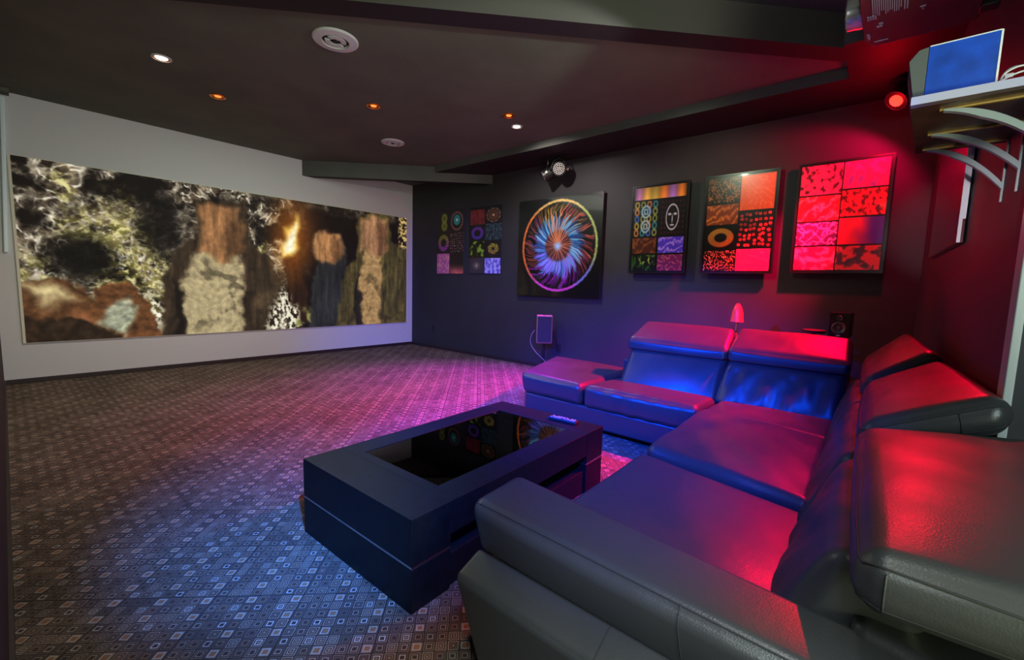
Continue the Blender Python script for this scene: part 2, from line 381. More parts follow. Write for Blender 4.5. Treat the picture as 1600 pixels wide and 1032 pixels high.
def cave_picture(h, w):
    """a torch-lit forest cave with standing mossy trunks and boulders"""
    U, V = grid_uv(h, w); asp = 2.5
    f1 = fbm(h, w, 5, 1, 5, asp); f2 = fbm(h, w, 9, 2, 4, asp); f3 = fbm(h, w, 30, 3, 3, asp)
    rd = ridge(h, w, 6, 4, 5, 2.2); rd2 = ridge(h, w, 14, 5, 4, 2.0)
    img = np.zeros((h, w, 3)) + col(20, 15, 12)
    mixc(img, st(.45, .75, f1) * .6, col(48, 38, 28))
    left = 1 - st(.5, .62, U)
    k1 = ridge(h, w, 6, 41, 4, 2.2); k2 = ridge(h, w, 9, 42, 3, 3.2); k3 = ridge(h, w, 16, 43, 2, 2.4)
    patch = st(.34, .56, f1) * (.35 + .65 * st(.36, .58, f2))
    mixc(img, st(.12, .55, rd) * patch * (.35 + .65 * left) * .85, col(112, 96, 76))
    mixc(img, st(.30, .75, k1) * patch * (.35 + .65 * left), col(186, 174, 150))
    mixc(img, st(.38, .8, k2) * patch * left * .9, col(168, 156, 130))
    mixc(img, st(.45, .85, k3) * patch * left, col(228, 220, 200))
    # mossy yellow-green falls of light
    for cu, cv, ru, rv, s in ((.17, .52, .07, .3, 8), (.075, .13, .018, .1, 9), (.225, .65, .035, .3, 10), (.13, .36, .06, .12, 12), (.46, .45, .05, .1, 13), (.02, .74, .03, .2, 14)):
        m = ell(U, V, cu, cv, ru, rv, .7) * st(.38, .62, fbm(h, w, 16, s, 4, asp))
        mixc(img, m * .6, col(150, 140, 66)); mixc(img, m * st(.52, .68, f3) * .8, col(226, 216, 156))
    m = ell(U, V, .18, .6, .09, .28, .5) * st(.5, .8, rd2); mixc(img, m * .8, col(205, 200, 178))
    mixc(img, ell(U, V, .10, .52, .055, .13, .5) * .92, col(9, 7, 6)); mixc(img, ell(U, V, .245, .28, .045, .2, .5) * .85, col(12, 9, 8))
    mixc(img, ell(U, V, .22, .86, .03, .11, .6) * st(.4, .6, f3), col(236, 230, 208))
    # dark hollow behind on the right
    mixc(img, st(.585, .64, U) * (1 - st(.96, 1.0, U)) * st(.02, .1, V) * .93, col(15, 8, 6))
    mixc(img, ell(U, V, .62, .2, .05, .25, .8) * .5, col(74, 40, 18))
    mixc(img, st(.955, .975, U) * (1 - st(.25, .4, V)) * st(.4, .6, f3), col(190, 160, 96))
    # every solid below has a ragged, mossy outline
    n1 = fbm(h, w, 7, 31, 5, asp) - .5; n2 = fbm(h, w, 7, 32, 5, asp) - .5
    Uw = U + .035 * n1; Vw = V + .11 * n2
    bark = .40 + 1.0 * fbm(h, w, 4, 23, 4, 16.0)
    tex = .55 + .9 * fbm(h, w, 22, 20, 4, asp)
    def shade(m, c, k=None):
        c = np.asarray(c)[None, None] * (tex if k is None else k)[..., None]; mm = np.clip(m, 0, 1)[..., None]; img[:] = img * (1 - mm) + c * mm
    P = lambda pts, soft=.015: polymask(Uw, Vw, pts, soft, asp)
    # mossy brown boulders, low on the left
    shade(P([(-.03, 1.05), (-.03, .72), (.02, .66), (.07, .63), (.10, .73), (.13, 1.05)]), col(84, 54, 32))
    mixc(img, P([(.0, .70), (.05, .68), (.08, .76), (.03, .80)], .05) * .85, col(238, 220, 160))
    shade(P([(.095, .80), (.11, .70), (.145, .655), (.185, .68), (.22, .8), (.24, 1.05), (.06, 1.05)]), col(96, 60, 34))
    shade(P([(.125, .94), (.135, .81), (.165, .77), (.19, .80), (.185, .89), (.158, .97)], .03), col(150, 152, 128))
    mixc(img, P([(.06, .90), (.09, .85), (.12, .90), (.10, .95)], .05) * .8, col(170, 108, 66))
    shade(P([(-.03, .84), (.05, .87), (.12, .94), (.2, 1.05), (-.03, 1.05)]), col(42, 30, 20))
    # broad split trunk, dark bark on both sides of a pale khaki heartwood
    shade(P([(.235, 1.05), (.245, .64), (.275, .47), (.315, .36), (.325, .10), (.44, .06), (.45, .36), (.505, .46), (.53, .6), (.54, .82), (.49, 1.05)]), col(58, 45, 32), bark)
    shade(P([(.278, 1.05), (.286, .70), (.31, .50), (.335, .40), (.41, .40), (.43, .52), (.42, .82), (.43, 1.05)], .02), col(168, 152, 114), .6 + .55 * tex * .8)
    mixc(img, P([(.258, 1.05), (.272, .75), (.282, .62), (.29, .9), (.28, 1.05)]) * .85, col(14, 11, 9))
    shade(P([(.325, .42), (.33, .16), (.36, .10), (.42, .12), (.435, .24), (.425, .42), (.38, .50)], .03), col(140, 98, 62), .35 + .8 * bark)
    mixc(img, P([(.392, .46), (.40, .18), (.425, .2), (.43, .44)], .04) * .6, col(46, 30, 20))
    mixc(img, st(.55, .72, f2) * P([(.24, .95), (.26, .55), (.45, .4), (.53, .7), (.5, 1.0)], .05) * .45, col(24, 20, 14))
    mixc(img, P([(.45, .82), (.47, .74), (.53, .66), (.53, .8)], .06) * .5, col(104, 84, 58))
    # burning post and flame
    shade(P([(.548, .42), (.60, .41), (.62, .9), (.585, 1.05), (.548, .75)], .015), col(44, 25, 14), bark)
    mixc(img, ell(U, V, .568, .3, .05, .25, .9) * .55, col(196, 104, 24))
    flm = lambda pts, so: polymask(U + .012 * n1, V + .03 * n2, pts, so, asp)
    mixc(img, flm([(.545, .44), (.538, .36), (.555, .30), (.55, .22), (.575, .2), (.592, .11), (.596, .20), (.585, .27), (.588, .36), (.572, .43)], .03), col(255, 206, 96))
    mixc(img, flm([(.552, .41), (.548, .35), (.565, .27), (.586, .18), (.58, .30), (.572, .40)], .03), col(255, 250, 222))
    mixc(img, st(.38, .58, f3) * P([(.485, 1.05), (.505, .83), (.535, .70), (.56, .73), (.59, .88), (.60, 1.05)], .03), col(226, 220, 196))
    mixc(img, st(.5, .7, f2) * P([(.57, 1.05), (.58, .85), (.63, .82), (.64, 1.05)], .03), col(140, 138, 80))
    # slim blackened stump with a sawn pale top
    shade(P([(.622, 1.05), (.63, .64), (.645, .50), (.645, .24), (.74, .22), (.755, .50), (.765, .7), (.72, 1.05)]), col(40, 41, 43), bark)
    shade(P([(.645, .44), (.645, .25), (.68, .19), (.738, .23), (.742, .40), (.70, .48)], .03), col(160, 112, 70), .4 + .7 * bark)
    mixc(img, P([(.70, .46), (.71, .26), (.735, .28), (.742, .42)], .04) * .65, col(60, 36, 22))
    # wide olive trunk running out of the picture on the right
    shade(P([(.712, 1.05), (.735, .6), (.785, .40), (.80, .04), (.92, -.05), (.935, .24), (1.03, .30), (1.03, 1.05)]), col(78, 67, 36), bark)
    shade(P([(.795, 1.05), (.80, .52), (.825, .36), (.88, .34), (.892, .46), (.887, 1.05)], .02), col(154, 122, 80), .5 + .6 * tex * .9)
    mixc(img, P([(.785, 1.05), (.785, .70), (.798, .5), (.808, .8), (.812, 1.05)]) * .85, col(14, 12, 8))
    shade(P([(.805, .34), (.81, .06), (.86, .02), (.915, .06), (.915, .30), (.86, .38)], .03), col(150, 108, 76), .4 + .7 * bark)
    mixc(img, P([(.87, .36), (.88, .06), (.91, .10), (.915, .28)], .04) * .6, col(54, 32, 20))
    mixc(img, st(.5, .75, f2) * P([(.72, 1.0), (.74, .6), (.80, .4), (1.0, .35), (1.0, 1.0)], .04) * .45, col(30, 26, 12))
    img *= (.86 + .28 * f3)[..., None]
    return np.clip(img, 0, 1)

def cell_box(U, V, b):
    u0, u1, v0, v1 = b
    inside = (U >= u0) & (U <= u1) & (V >= v0) & (V <= v1)
    return inside, (U - u0) / (u1 - u0), (V - v0) / (v1 - v0)
def put(img, U, V, b, fn):
    ins, u, v = cell_box(U, V, b)
    c = fn(u, v)
    img[ins] = np.broadcast_to(c, img.shape)[ins]
def ringpat(c1, c2, bg, r0=.22, r1=.42, k=30):
    def f(u, v):
        x, y = u - .5, v - .5; r = np.hypot(x, y); a = np.arctan2(y, x)
        m = st(r0 - .03, r0 + .03, r) * (1 - st(r1 - .03, r1 + .03, r)) * (.62 + .38 * np.sin(a * k + r * 40))
        t = st(-.35, .35, y)[..., None]
        return bg * (1 - m[..., None]) + (np.asarray(c1) * (1 - t) + np.asarray(c2) * t) * m[..., None]
    return f
def noisepat(c1, c2, f, seed, ax=1.0, rd=False, lo=.35, hi=.65):
    def g(u, v):
        h, w = u.shape
        n = (ridge if rd else fbm)(h, w, int(f * 2.2), seed, 4, ax * w / h); t = st(lo, hi, n)[..., None]
        return np.asarray(c1) * (1 - t) + np.asarray(c2) * t
    return g
def streaks(c1, c2, ang, f, seed):
    def g(u, v):
        h, w = u.shape; s = u * math.cos(ang) + v * math.sin(ang)
        n = .5 + .5 * np.sin(s * f + 9 * fbm(h, w, 9, seed)); t = (n ** 3 * (.3 + .9 * fbm(h, w, 30, seed + 1)))[..., None]
        return np.asarray(c1) * (1 - t) + np.asarray(c2) * t
    return g
def dots(c, bg, n, seed, ring=True, rad=.045):
    def g(u, v):
        r = np.random.default_rng(seed); out = np.zeros(u.shape + (3,)) + np.asarray(bg); k = int(math.sqrt(n))
        for i in range(k):
            for j in range(k):
                cu = (i + .5 + r.uniform(-.25, .25)) / k; cv = (j + .5 + r.uniform(-.25, .25)) / k
                d = np.hypot((u - cu), (v - cv) * 1.2)
                m = (1 - st(rad * .8, rad * 1.1, d)) * (st(rad * .25, rad * .5, d) if ring else 1)
                mixc(out, m, np.asarray(c) * r.uniform(.6, 1.1))
        return out
    return g
def bands(cols):
    def g(u, v):
        out = np.zeros(u.shape + (3,)); n = len(cols)
        for i, c in enumerate(cols):
            w = np.exp(-((u * n - i - .5) / .55) ** 2); out += w[..., None] * np.asarray(c)
        return out * (.85 + .3 * v)[..., None]
    return g
def star(c, bg):
    def g(u, v):
        x, y = u - .5, v - .5; r = np.hypot(x, y); a = np.arctan2(y, x)
        m = np.clip((np.cos(a * 8) ** 8) * (1 - st(.05, .38, r)) + (1 - st(.0, .1, r)), 0, 1)[..., None]
        return np.asarray(bg) * (1 - m) + np.asarray(c) * m
    return g
def oval_face(u, v):
    out = np.zeros(u.shape + (3,)) + col(14, 11, 14)
    gx = st(.7, .95, np.abs(np.sin(u * 22))) * st(.7, .95, np.abs(np.sin(v * 22))); mixc(out, gx * .7, col(96, 30, 44))
    e = np.hypot((u - .5) / .26, (v - .5) / .36)
    mixc(out, 1 - st(.95, 1.05, e), col(22, 20, 24))
    mixc(out, np.exp(-((e - .95) / .07) ** 2), col(205, 210, 215))
    for s in (-1, 1): mixc(out, ell(u, v, .5 + s * .11, .42, .07, .035, .4), col(190, 196, 202))
    mixc(out, ell(u, v, .5, .55, .022, .12, .5), col(170, 176, 182)); mixc(out, ell(u, v, .5, .72, .09, .022, .4), col(190, 196, 202))
    return out
def multi_rings(u, v):
    out = np.zeros(u.shape + (3,)) + col(10, 12, 16)
    cs = [col(190, 170, 60), col(130, 150, 60), col(200, 130, 60), col(60, 140, 150), col(60, 110, 190), col(150, 160, 80)]
    k = 0
    for j in range(5):
        for i in range(4):
            d = np.hypot(u - (i + .5) / 4, (v - (j + .5) / 5) * .9)
            mixc(out, np.exp(-((d - .075) / .028) ** 2), cs[(i + 2 * j) % 6] * .95); k += 1
    for cv in (.3, .72):
        d = np.hypot((u - .5), (v - cv)); mixc(out, np.exp(-((d - .16) / .03) ** 2) + np.exp(-((d - .07) / .025) ** 2), col(150, 185, 195))
    return out
def greennebula(u, v):
    h, w = u.shape; out = np.zeros((h, w, 3)) + col(12, 16, 10); n = fbm(h, w, 12, 71)
    mixc(out, st(.45, .7, n) * .9, col(36, 90, 34)); mixc(out, st(.5, .75, n) * ell(u, v, .72, .35, .35, .25, .8), col(218, 226, 96)); return out

def art_a(h, w):   # P1
    U, V = grid_uv(h, w); img = np.zeros((h, w, 3)) + col(8, 8, 10)
    put(img, U, V, (.03, .97, .015, .15), bands([col(176, 110, 170), col(226, 170, 60), col(170, 150, 60), col(236, 128, 40), col(150, 105, 200), col(240, 140, 40)]))
    put(img, U, V, (.03, .49, .17, .58), multi_rings)
    put(img, U, V, (.53, .97, .17, .58), oval_face)
    put(img, U, V, (.03, .48, .60, .78), streaks(col(66, 30, 18), col(150, 84, 34), .7, 12, 72))
    put(img, U, V, (.52, .97, .60, .78), streaks(col(70, 50, 196), col(186, 150, 240), 1.1, 16, 73))
    put(img, U, V, (.03, .48, .80, .985), greennebula)
    put(img, U, V, (.52, .97, .80, .985), noisepat(col(110, 30, 92), col(206, 110, 110), 6, 74, 1, True, .4, .8))
    return img
def art_b(h, w):   # P2
    U, V = grid_uv(h, w); img = np.zeros((h, w, 3)) + col(8, 7, 8)
    put(img, U, V, (.03, .49, .02, .275), noisepat(col(22, 16, 12), col(200, 140, 60), 9, 81, 1.4, True, .35, .75))
    put(img, U, V, (.51, .97, .02, .37), noisepat(col(226, 98, 22), col(250, 150, 50), 7, 82, 1, True, .4, .9))
    put(img, U, V, (.03, .49, .295, .50), streaks(col(120, 60, 20), col(226, 150, 60), .9, 18, 83))
    put(img, U, V, (.03, .49, .52, .755), ringpat(col(240, 190, 60), col(226, 140, 50), col(9, 7, 7), .2, .42, 40))
    put(img, U, V, (.51, .97, .39, .745), dots(col(226, 70, 66), col(16, 8, 12), 49, 84, True, .05))
    put(img, U, V, (.03, .49, .775, .985), noisepat(col(28, 10, 10), col(250, 130, 96), 13, 85, 1.2, True, .5, .62))
    put(img, U, V, (.51, .97, .765, .985), noisepat(col(236, 40, 110), col(250, 90, 140), 5, 86, 1, True, .5, .9))
    return img
def art_c(h, w):   # P3; red light is tinted into the print colours
    U, V = grid_uv(h, w); img = np.zeros((h, w, 3)) + col(14, 9, 14)
    put(img, U, V, (.02, .49, .015, .285), noisepat(col(226, 70, 120), col(70, 14, 40), 8, 91, 1.3, False, .48, .70))
    put(img, U, V, (.02, .49, .30, .525), streaks(col(180, 20, 36), col(255, 170, 150), .85, 14, 92))
    put(img, U, V, (.02, .49, .54, .755), noisepat(col(84, 20, 84), col(240, 140, 205), 7, 93, 1.2, True, .35, .6))
    put(img, U, V, (.02, .49, .77, .985), noisepat(col(180, 24, 84), col(250, 120, 165), 8, 94, 1, False, .38, .66))
    put(img, U, V, (.51, .98, .015, .25), noisepat(col(206, 44, 110), col(120, 70, 150), 5, 95, 2, False, .42, .7))
    put(img, U, V, (.51, .98, .265, .50), noisepat(col(214, 30, 56), col(80, 8, 28), 8, 96, 1.6, False, .45, .68))
    def rb(u, v):
        t = st(.25, .75, u + .25 * (fbm(*u.shape, 3, 97) - .5) * 2)[..., None]; return col(236, 30, 70) * (1 - t) + col(76, 40, 170) * t
    put(img, U, V, (.51, .98, .515, .755), rb)
    put(img, U, V, (.51, .98, .77, .985), noisepat(col(214, 70, 70), col(70, 66, 66), 7, 98, 1, False, .45, .6))
    return img
def art_s1(h, w):
    U, V = grid_uv(h, w); img = np.zeros((h, w, 3)) + col(34, 32, 32)
    bg = col(34, 33, 31)
    def eight(u, v):
        out = np.zeros(u.shape + (3,)) + bg
        for cv in (.28, .68):
            d = np.hypot((u - .55) * 1.1, v - cv); mixc(out, (np.exp(-((d - .2) / .05) ** 2) + np.exp(-((d - .09) / .04) ** 2)) * .9, col(170, 176, 60))
        return out
    put(img, U, V, (.0, .5, .02, .33), eight)
    def teal(u, v):
        out = ringpat(col(180, 120, 120), col(190, 120, 90), bg, .36, .46, 20)(u, v); e = np.hypot(u - .5, v - .45)
        mixc(out, (1 - st(.22, .28, e)) * .9, col(50, 170, 150)); mixc(out, (1 - st(.05, .09, e)), col(220, 240, 220)); return out
    put(img, U, V, (.5, 1, .0, .33), teal)
    put(img, U, V, (.0, .5, .34, .66), ringpat(col(176, 180, 60), col(196, 80, 190), bg, .2, .42, 12))
    put(img, U, V, (.5, 1, .34, .66), dots(col(206, 150, 130), bg, 64, 61, False, .03))
    put(img, U, V, (.0, .49, .67, 1), noisepat(col(196, 84, 150), col(226, 150, 150), 8, 62))
    def horizon(u, v): 
        t = (st(.45, 1, v) * (.5 + fbm(*u.shape, 6, 63)))[..., None]; return bg * (1 - t) + col(210, 104, 92) * t
    put(img, U, V, (.51, 1, .67, 1), horizon)
    return img
def art_s2(h, w):
    U, V = grid_uv(h, w); img = np.zeros((h, w, 3)) + col(16, 18, 24); bg = col(22, 24, 30)
    put(img, U, V, (.02, .48, .03, .26), noisepat(col(110, 30, 36), col(140, 50, 50), 5, 51))
    def disc(u, v):
        out = ringpat(col(190, 130, 90), col(190, 130, 90), bg, .38, .45, 9)(u, v); mixc(out, (1 - st(.3, .38, np.hypot(u - .5, v - .5))) * .7, col(130, 80, 50)); mixc(out, 1 - st(.04, .08, np.hypot(u - .5, v - .5)), col(255, 220, 160)); return out
    put(img, U, V, (.5, .98, .02, .25), disc)
    put(img, U, V, (.02, .48, .27, .5), ringpat(col(150, 70, 190), col(110, 70, 200), bg, .22, .42, 14))
    put(img, U, V, (.5, 1, .26, .5), noisepat(col(26, 38, 44), col(60, 84, 90), 14, 52))
    put(img, U, V, (.02, .48, .51, .74), noisepat(col(24, 30, 16), col(140, 180, 50), 5, 53, 1, False, .45, .7))
    put(img, U, V, (.5, 1, .51, .75), ringpat(col(200, 190, 60), col(190, 150, 60), bg, .1, .33, 6))
    put(img, U, V, (.0, .48, .76, 1), star(col(200, 186, 150), col(58, 54, 60)))
    put(img, U, V, (.5, .98, .77, 1), noisepat(col(96, 84, 210), col(190, 190, 250), 9, 54))
    return img
def mandala(h, w):
    U, V = grid_uv(h, w); img = np.zeros((h, w, 3)) + col(7, 8, 14)
    x = (U - .51) / .455; y = (V - .485) / .465; r = np.hypot(x, y); a = np.arctan2(y, x)
    wob = .9 * (fbm(h, w, 3, 211) - .5) + .16 * (fbm(h, w, 9, 212) - .5)
    R = np.random.default_rng(5)
    def stroke(a0, r0, r1, tw, wid, c, amt):
        aa = a0 + tw * (r - .3) + wob * r * .55
        da = np.abs((a - aa + PI) % (2 * PI) - PI) * np.maximum(r, .04)
        m = np.exp(-(da / wid) ** 2) * st(r0 - .06, r0 + .04, r) * (1 - st(r1 - .05, r1 + .03, r))
        mixc(img, m * amt, c)
    def rimcol(t):
        cx, cy = math.cos(t), math.sin(t)
        if cy > .45: c = col(196, 44, 206) if cx < .5 else col(214, 84, 120)
        elif cx > .35: c = col(206, 70, 84) if R.random() < .6 else col(226, 150, 70)
        elif cx < -.35: c = col(236, 120, 56) if R.random() < .7 else col(180, 60, 150)
        else: c = col(240, 150, 60) if R.random() < .7 else col(170, 170, 50)
        return c * R.uniform(.65, 1.05)
    for k in range(150):                                    # outer threads
        t = 2 * PI * k / 150 + R.uniform(-.04, .04)
        stroke(t - .5, R.uniform(.45, .72), R.uniform(.86, .96), R.uniform(.35, .7), R.uniform(.006, .016), rimcol(t), R.uniform(.4, .95))
    low = st(-.3, .6, y); disc = st(.26, .36, r) * (1 - st(.52, .70 + .12 * wob, r))
    mixc(img, disc * .55, col(40, 96, 168)); mixc(img, disc * low * .5, col(108, 84, 200))
    for k in range(150):                                    # blue petals
        t = 2 * PI * k / 110 + R.uniform(-.05, .05); f_ = R.random()
        c = col(96, 190, 240) if f_ < .5 else (col(30, 84, 160) if f_ < .7 else col(176, 216, 250))
        if math.sin(t) > .4 and R.random() < .5: c = col(150, 140, 250)
        stroke(t, R.uniform(.26, .40), R.uniform(.52, .78), R.uniform(.5, .8), R.uniform(.007, .02), c, R.uniform(.55, 1.0))
    inn = 1 - st(.28, .37, r); mixc(img, inn * .85, col(78, 34, 36))
    for k in range(34): stroke(2 * PI * k / 34 + R.uniform(-.06, .06), .05, R.uniform(.30, .42), .1, R.uniform(.006, .014), col(220, 136, 104) * R.uniform(.6, 1.05), .9)
    mixc(img, (1 - st(.01, .15, r)), col(160, 206, 252))
    for aa in (-2.15, -1.95, -1.82, -1.68, -1.52, -1.4, -1.25): stroke(aa, .1, R.uniform(.7, .9), R.uniform(.05, .4), R.uniform(.008, .016), col(238, 146, 92), .9)
    rr_ = .965 + .018 * wob
    rope = np.exp(-((r - rr_ - .012 * np.sin(a * 46 + 6 * wob)) / .024) ** 2) + .7 * np.exp(-((r - rr_ + .012 * np.sin(a * 46 + 6 * wob)) / .02) ** 2)
    rc = np.zeros((h, w, 3)) + col(236, 120, 50)
    mixc(rc, st(-.2, -.8, y), col(226, 190, 110)); mixc(rc, st(.3, .8, x), col(170, 196, 110)); mixc(rc, st(.3, .9, y), col(236, 80, 200)); mixc(rc, st(.3, .7, x) * st(.2, .6, y), col(120, 140, 230)); mixc(rc, st(.3, .9, -x) * (1 - st(.5, .8, y)), col(240, 124, 56))
    k = np.clip(rope, 0, 1)[..., None]
    img[:] = img * (1 - k) + rc * k * (.75 + .4 * fbm(h, w, 40, 213))[..., None]
    return np.clip(img, 0, 1)

def picture_grid(name, img, corner, du, dv, material, parent=None, off=(0, 0, 0), gain=1.0):
    """flat picture: img rows run along dv (down), columns along du (right)"""
    h, w, _ = img.shape
    U, V = grid_uv(h, w)
    c = np.array(corner, float) - np.array(off, float)
    P = c + U[..., None] * np.array(du, float) + V[..., None] * np.array(dv, float)
    me = bpy.data.meshes.new(name)
    nv = h * w; nf = (h - 1) * (w - 1)
    me.vertices.add(nv); me.vertices.foreach_set('co', P.reshape(-1).astype(np.float32))
    i = (np.arange(h - 1)[:, None] * w + np.arange(w - 1)[None]).reshape(-1)
    q = np.stack([i, i + w, i + w + 1, i + 1], 1).reshape(-1)
    me.loops.add(nf * 4); me.loops.foreach_set('vertex_index', q.astype(np.int32))
    me.polygons.add(nf); me.polygons.foreach_set('loop_start', (np.arange(nf) * 4).astype(np.int32))
    me.update(calc_edges=True); me.validate()
    at = me.color_attributes.new('Col', 'FLOAT_COLOR', 'POINT')
    rgba = np.ones((nv, 4), np.float32); rgba[:, :3] = (lin(np.clip(img, 0, 1)) * gain).reshape(-1, 3)
    at.data.foreach_set('color', rgba.reshape(-1))
    me.materials.append(material)
    o = bpy.data.objects.new(name, me); C.objects.link(o)
    if parent: o.parent = parent
    return o

# ------------------------------------------------------------------ room
W, D, XL = 5.55, 7.53, -0.06
def yb(x): return -0.21 - 0.033 * (W - x)          # face of the back wall, a touch out of square
struct('floor', MB().box(XL - .1, W + .15, -1.5, D + .15, -.1, 0), M['carpet'])
struct('wall_screen', MB().box(XL - .1, W + .15, D, D + .12, 0, 3.5), M['wall_white'])
struct('wall_right', MB().box(W, W + .12, -.4, D, 0, 3.5), M['wall_dark'])
struct('wall_left', MB().box(XL - .12, XL, -1.5, D, 0, 3.5), M['wall_left'])
struct('wall_back', MB().prism([(2.12, yb(2.12)), (W, yb(W)), (W, yb(W) - .14), (2.12, yb(2.12) - .14)], 0, 3.5), M['wall_dark'])
# opening in the back wall where the photographer stands
struct('trim_1', MB().prism([(2.055, yb(2.055) + .022), (2.135, yb(2.135) + .022), (2.135, yb(2.135) - .0), (2.055, yb(2.055) - .0)], 0, 3.15), M['trim'], bevel=.004)
struct('wall_alcove', MB().box(XL - .1, 2.2, -1.5, -1.4, 0, 3.5).box(2.12, 2.2, -1.4, -.46, 0, 3.5), M['wall_dark'])
# ceilings: a lower field beyond the diagonal beam, a higher one on the near side
struct('ceiling', MB().prism([(XL - .1, 4.62), (4.72, .12), (5.6, .12), (5.6, D + .1), (XL - .1, D + .1)], 3.25, 3.35), M['ceiling'])
struct('ceiling_near', MB().prism([(XL - .1, -1.5), (5.6, -1.5), (5.6, .2), (4.72, .2), (XL - .1, 4.70)], 3.40, 3.5), M['soffit'])
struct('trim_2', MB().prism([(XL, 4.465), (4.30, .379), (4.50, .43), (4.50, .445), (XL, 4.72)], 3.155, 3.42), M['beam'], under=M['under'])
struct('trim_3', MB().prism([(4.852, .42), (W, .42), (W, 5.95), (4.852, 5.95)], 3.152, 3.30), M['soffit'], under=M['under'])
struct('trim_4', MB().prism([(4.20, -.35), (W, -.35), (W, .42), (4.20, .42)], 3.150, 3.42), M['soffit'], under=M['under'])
struct('trim_5', MB().prism([(3.335, D), (5.55, 5.29), (5.55, 5.51), (3.545, D)], 3.005, 3.26), M['soffit'], under=M['under'])
struct('trim_6', MB().box(XL, .16, D - .16, D, 3.21, 3.26), M['ceiling'])
struct('baseboard_screen', MB().box(XL, W, D - .016, D, 0, .055), M['baseboard'], bevel=.004)
struct('baseboard_right', MB().box(W - .016, W, -.1, D - .016, 0, .06), M['baseboard'], bevel=.004)
struct('baseboard_left', MB().box(XL, XL + .012, 1.0, D - .016, 0, .055), M['baseboard'])

# ------------------------------------------------------------------ projected picture on the screen wall
t = thing('projection_screen', 'wide lit projection screen showing a torch-lit forest cave on the white wall', 'screen', (2.75, D, .46))
SX0, SX1, SZ0, SZ1, SY = .131, 5.39, .472, 2.578, D - .022
obj('screen_frame', MB().box(SX0 - .025, SX1 + .03, SY + .003, D, SZ0 - .006, SZ1 + .006), M['screen_border'], t, off=t.location)
picture_grid('screen_picture', cave_picture(300, 750), (SX0, SY, SZ1), (SX1 - SX0, 0, 0), (0, 0, SZ0 - SZ1), M['screen_image'], t, t.location)
tag(obj('light_streak_strip', MB().hexa([(.020, D - .03, 1.50), (.056, D - .03, 1.50), (.056, D, 1.50), (.020, D, 1.50), (.09, D - .03, 3.19), (.13, D - .03, 3.19), (.13, D, 3.19), (.09, D, 3.19)]), M['light_streak'], bevel=.01),
    'narrow pale upright strip standing in for a streak of light beside the screen at the far left wall corner', 'light streak')  # added strip in place of light spilling on the wall

# ------------------------------------------------------------------ art on the dark wall
def hang(name, label, y1, y0, z0, z1, art, res, border, gap, thick, framed=True, printmat='print', group='art panels on the dark wall'):
    """y1 = left edge (far), y0 = right edge (near)"""
    X = W - gap - thick
    k = X / W
    y1 *= k; y0 *= k; z1 = 1.3 + (z1 - 1.3) * k; z0 = 1.3 + (z0 - 1.3) * k
    t = thing(name, label, 'wall art', (W, (y0 + y1) / 2, z0), 0, group)
    if framed:
        b = border
        obj('frame', MB().box(X - .006, X + thick, y0, y1, z0, z0 + b).box(X - .006, X + thick, y0, y1, z1 - b, z1)
            .box(X - .006, X + thick, y0, y0 + b, z0 + b, z1 - b).box(X - .006, X + thick, y1 - b, y1, z0 + b, z1 - b), M['frame_black'], t, off=t.location)
    else:
        b = 0.0
    obj('backing_board', MB().box(X + .001, X + thick, y0 + b, y1 - b, z0 + b, z1 - b), M['frame_black'] if framed else M['frame_grey'], t, off=t.location)
    if gap > 0.004:
        obj('hanging_batten', MB().box(X + thick, W, y0 + .12, y1 - .12, z1 - .2, z1 - .12), M['frame_black'], t, off=t.location)
    picture_grid('print', art(*res), (X, y1 - b, z1 - b), (0, -(y1 - y0 - 2 * b), 0), (0, 0, -(z1 - z0 - 2 * b)), M[printmat], t, t.location)
    return t
hang('art_panel', 'small unframed picture panel of muted rings, furthest along the dark wall', 6.733, 5.99, 1.482, 2.643, art_s1, (110, 78), 0, .0, .02, False, 'print_matt')
hang('art_panel', 'small unframed picture panel with lilac square and yellow ring, second along the dark wall', 5.83, 5.045, 1.488, 2.643, art_s2, (116, 84), 0, .0, .02, False, 'print_matt')
hang('art_panel', 'large square black art panel with glowing spiral wheel on the dark wall', 4.672, 3.137, 1.139, 2.643, mandala, (230, 230), 0, .035, .02, False)
hang('art_panel', 'black framed picture panel with pale oval face cell, beside the wheel panel', 2.705, 1.955, 1.505, 2.643, art_a, (190, 128), .018, .05, .02)
hang('art_panel', 'black framed picture panel with orange ring and red dots, middle of the framed three', 1.772, .998, 1.505, 2.645, art_b, (190, 128), .018, .05, .02)
hang('art_panel', 'black framed picture panel washed in pink and red light, nearest the shelf', .835, .062, 1.515, 2.645, art_c, (190, 128), .018, .05, .02)

# picture board on the back wall, seen edge-on
t = thing('wall_board', 'glossy dark red picture board with white edge hung on the back wall under the shelf', 'wall art', (4.0, yb(4.0), 1.6))
a, b = 3.36, 4.66
obj('board', MB().prism([(a, yb(a) + .032), (b, yb(b) + .032), (b, yb(b) + .008), (a, yb(a) + .008)], 1.595, 2.46), M['panel_red'], t, off=t.location)
obj('board_edge', MB().prism([(a - .014, yb(a) + .034), (a, yb(a) + .034), (a, yb(a) + .020), (a - .014, yb(a) + .020)], 1.595, 2.46), M['panel_edge'], t, off=t.location)
obj('batten', MB().prism([(a - .004, yb(a) + .0195), (a + .5, yb(a + .5) + .007), (a + .5, yb(a + .5) - .0), (a - .004, yb(a) + .008)], 1.72, 2.40), M['panel_edge'], t, off=t.location)

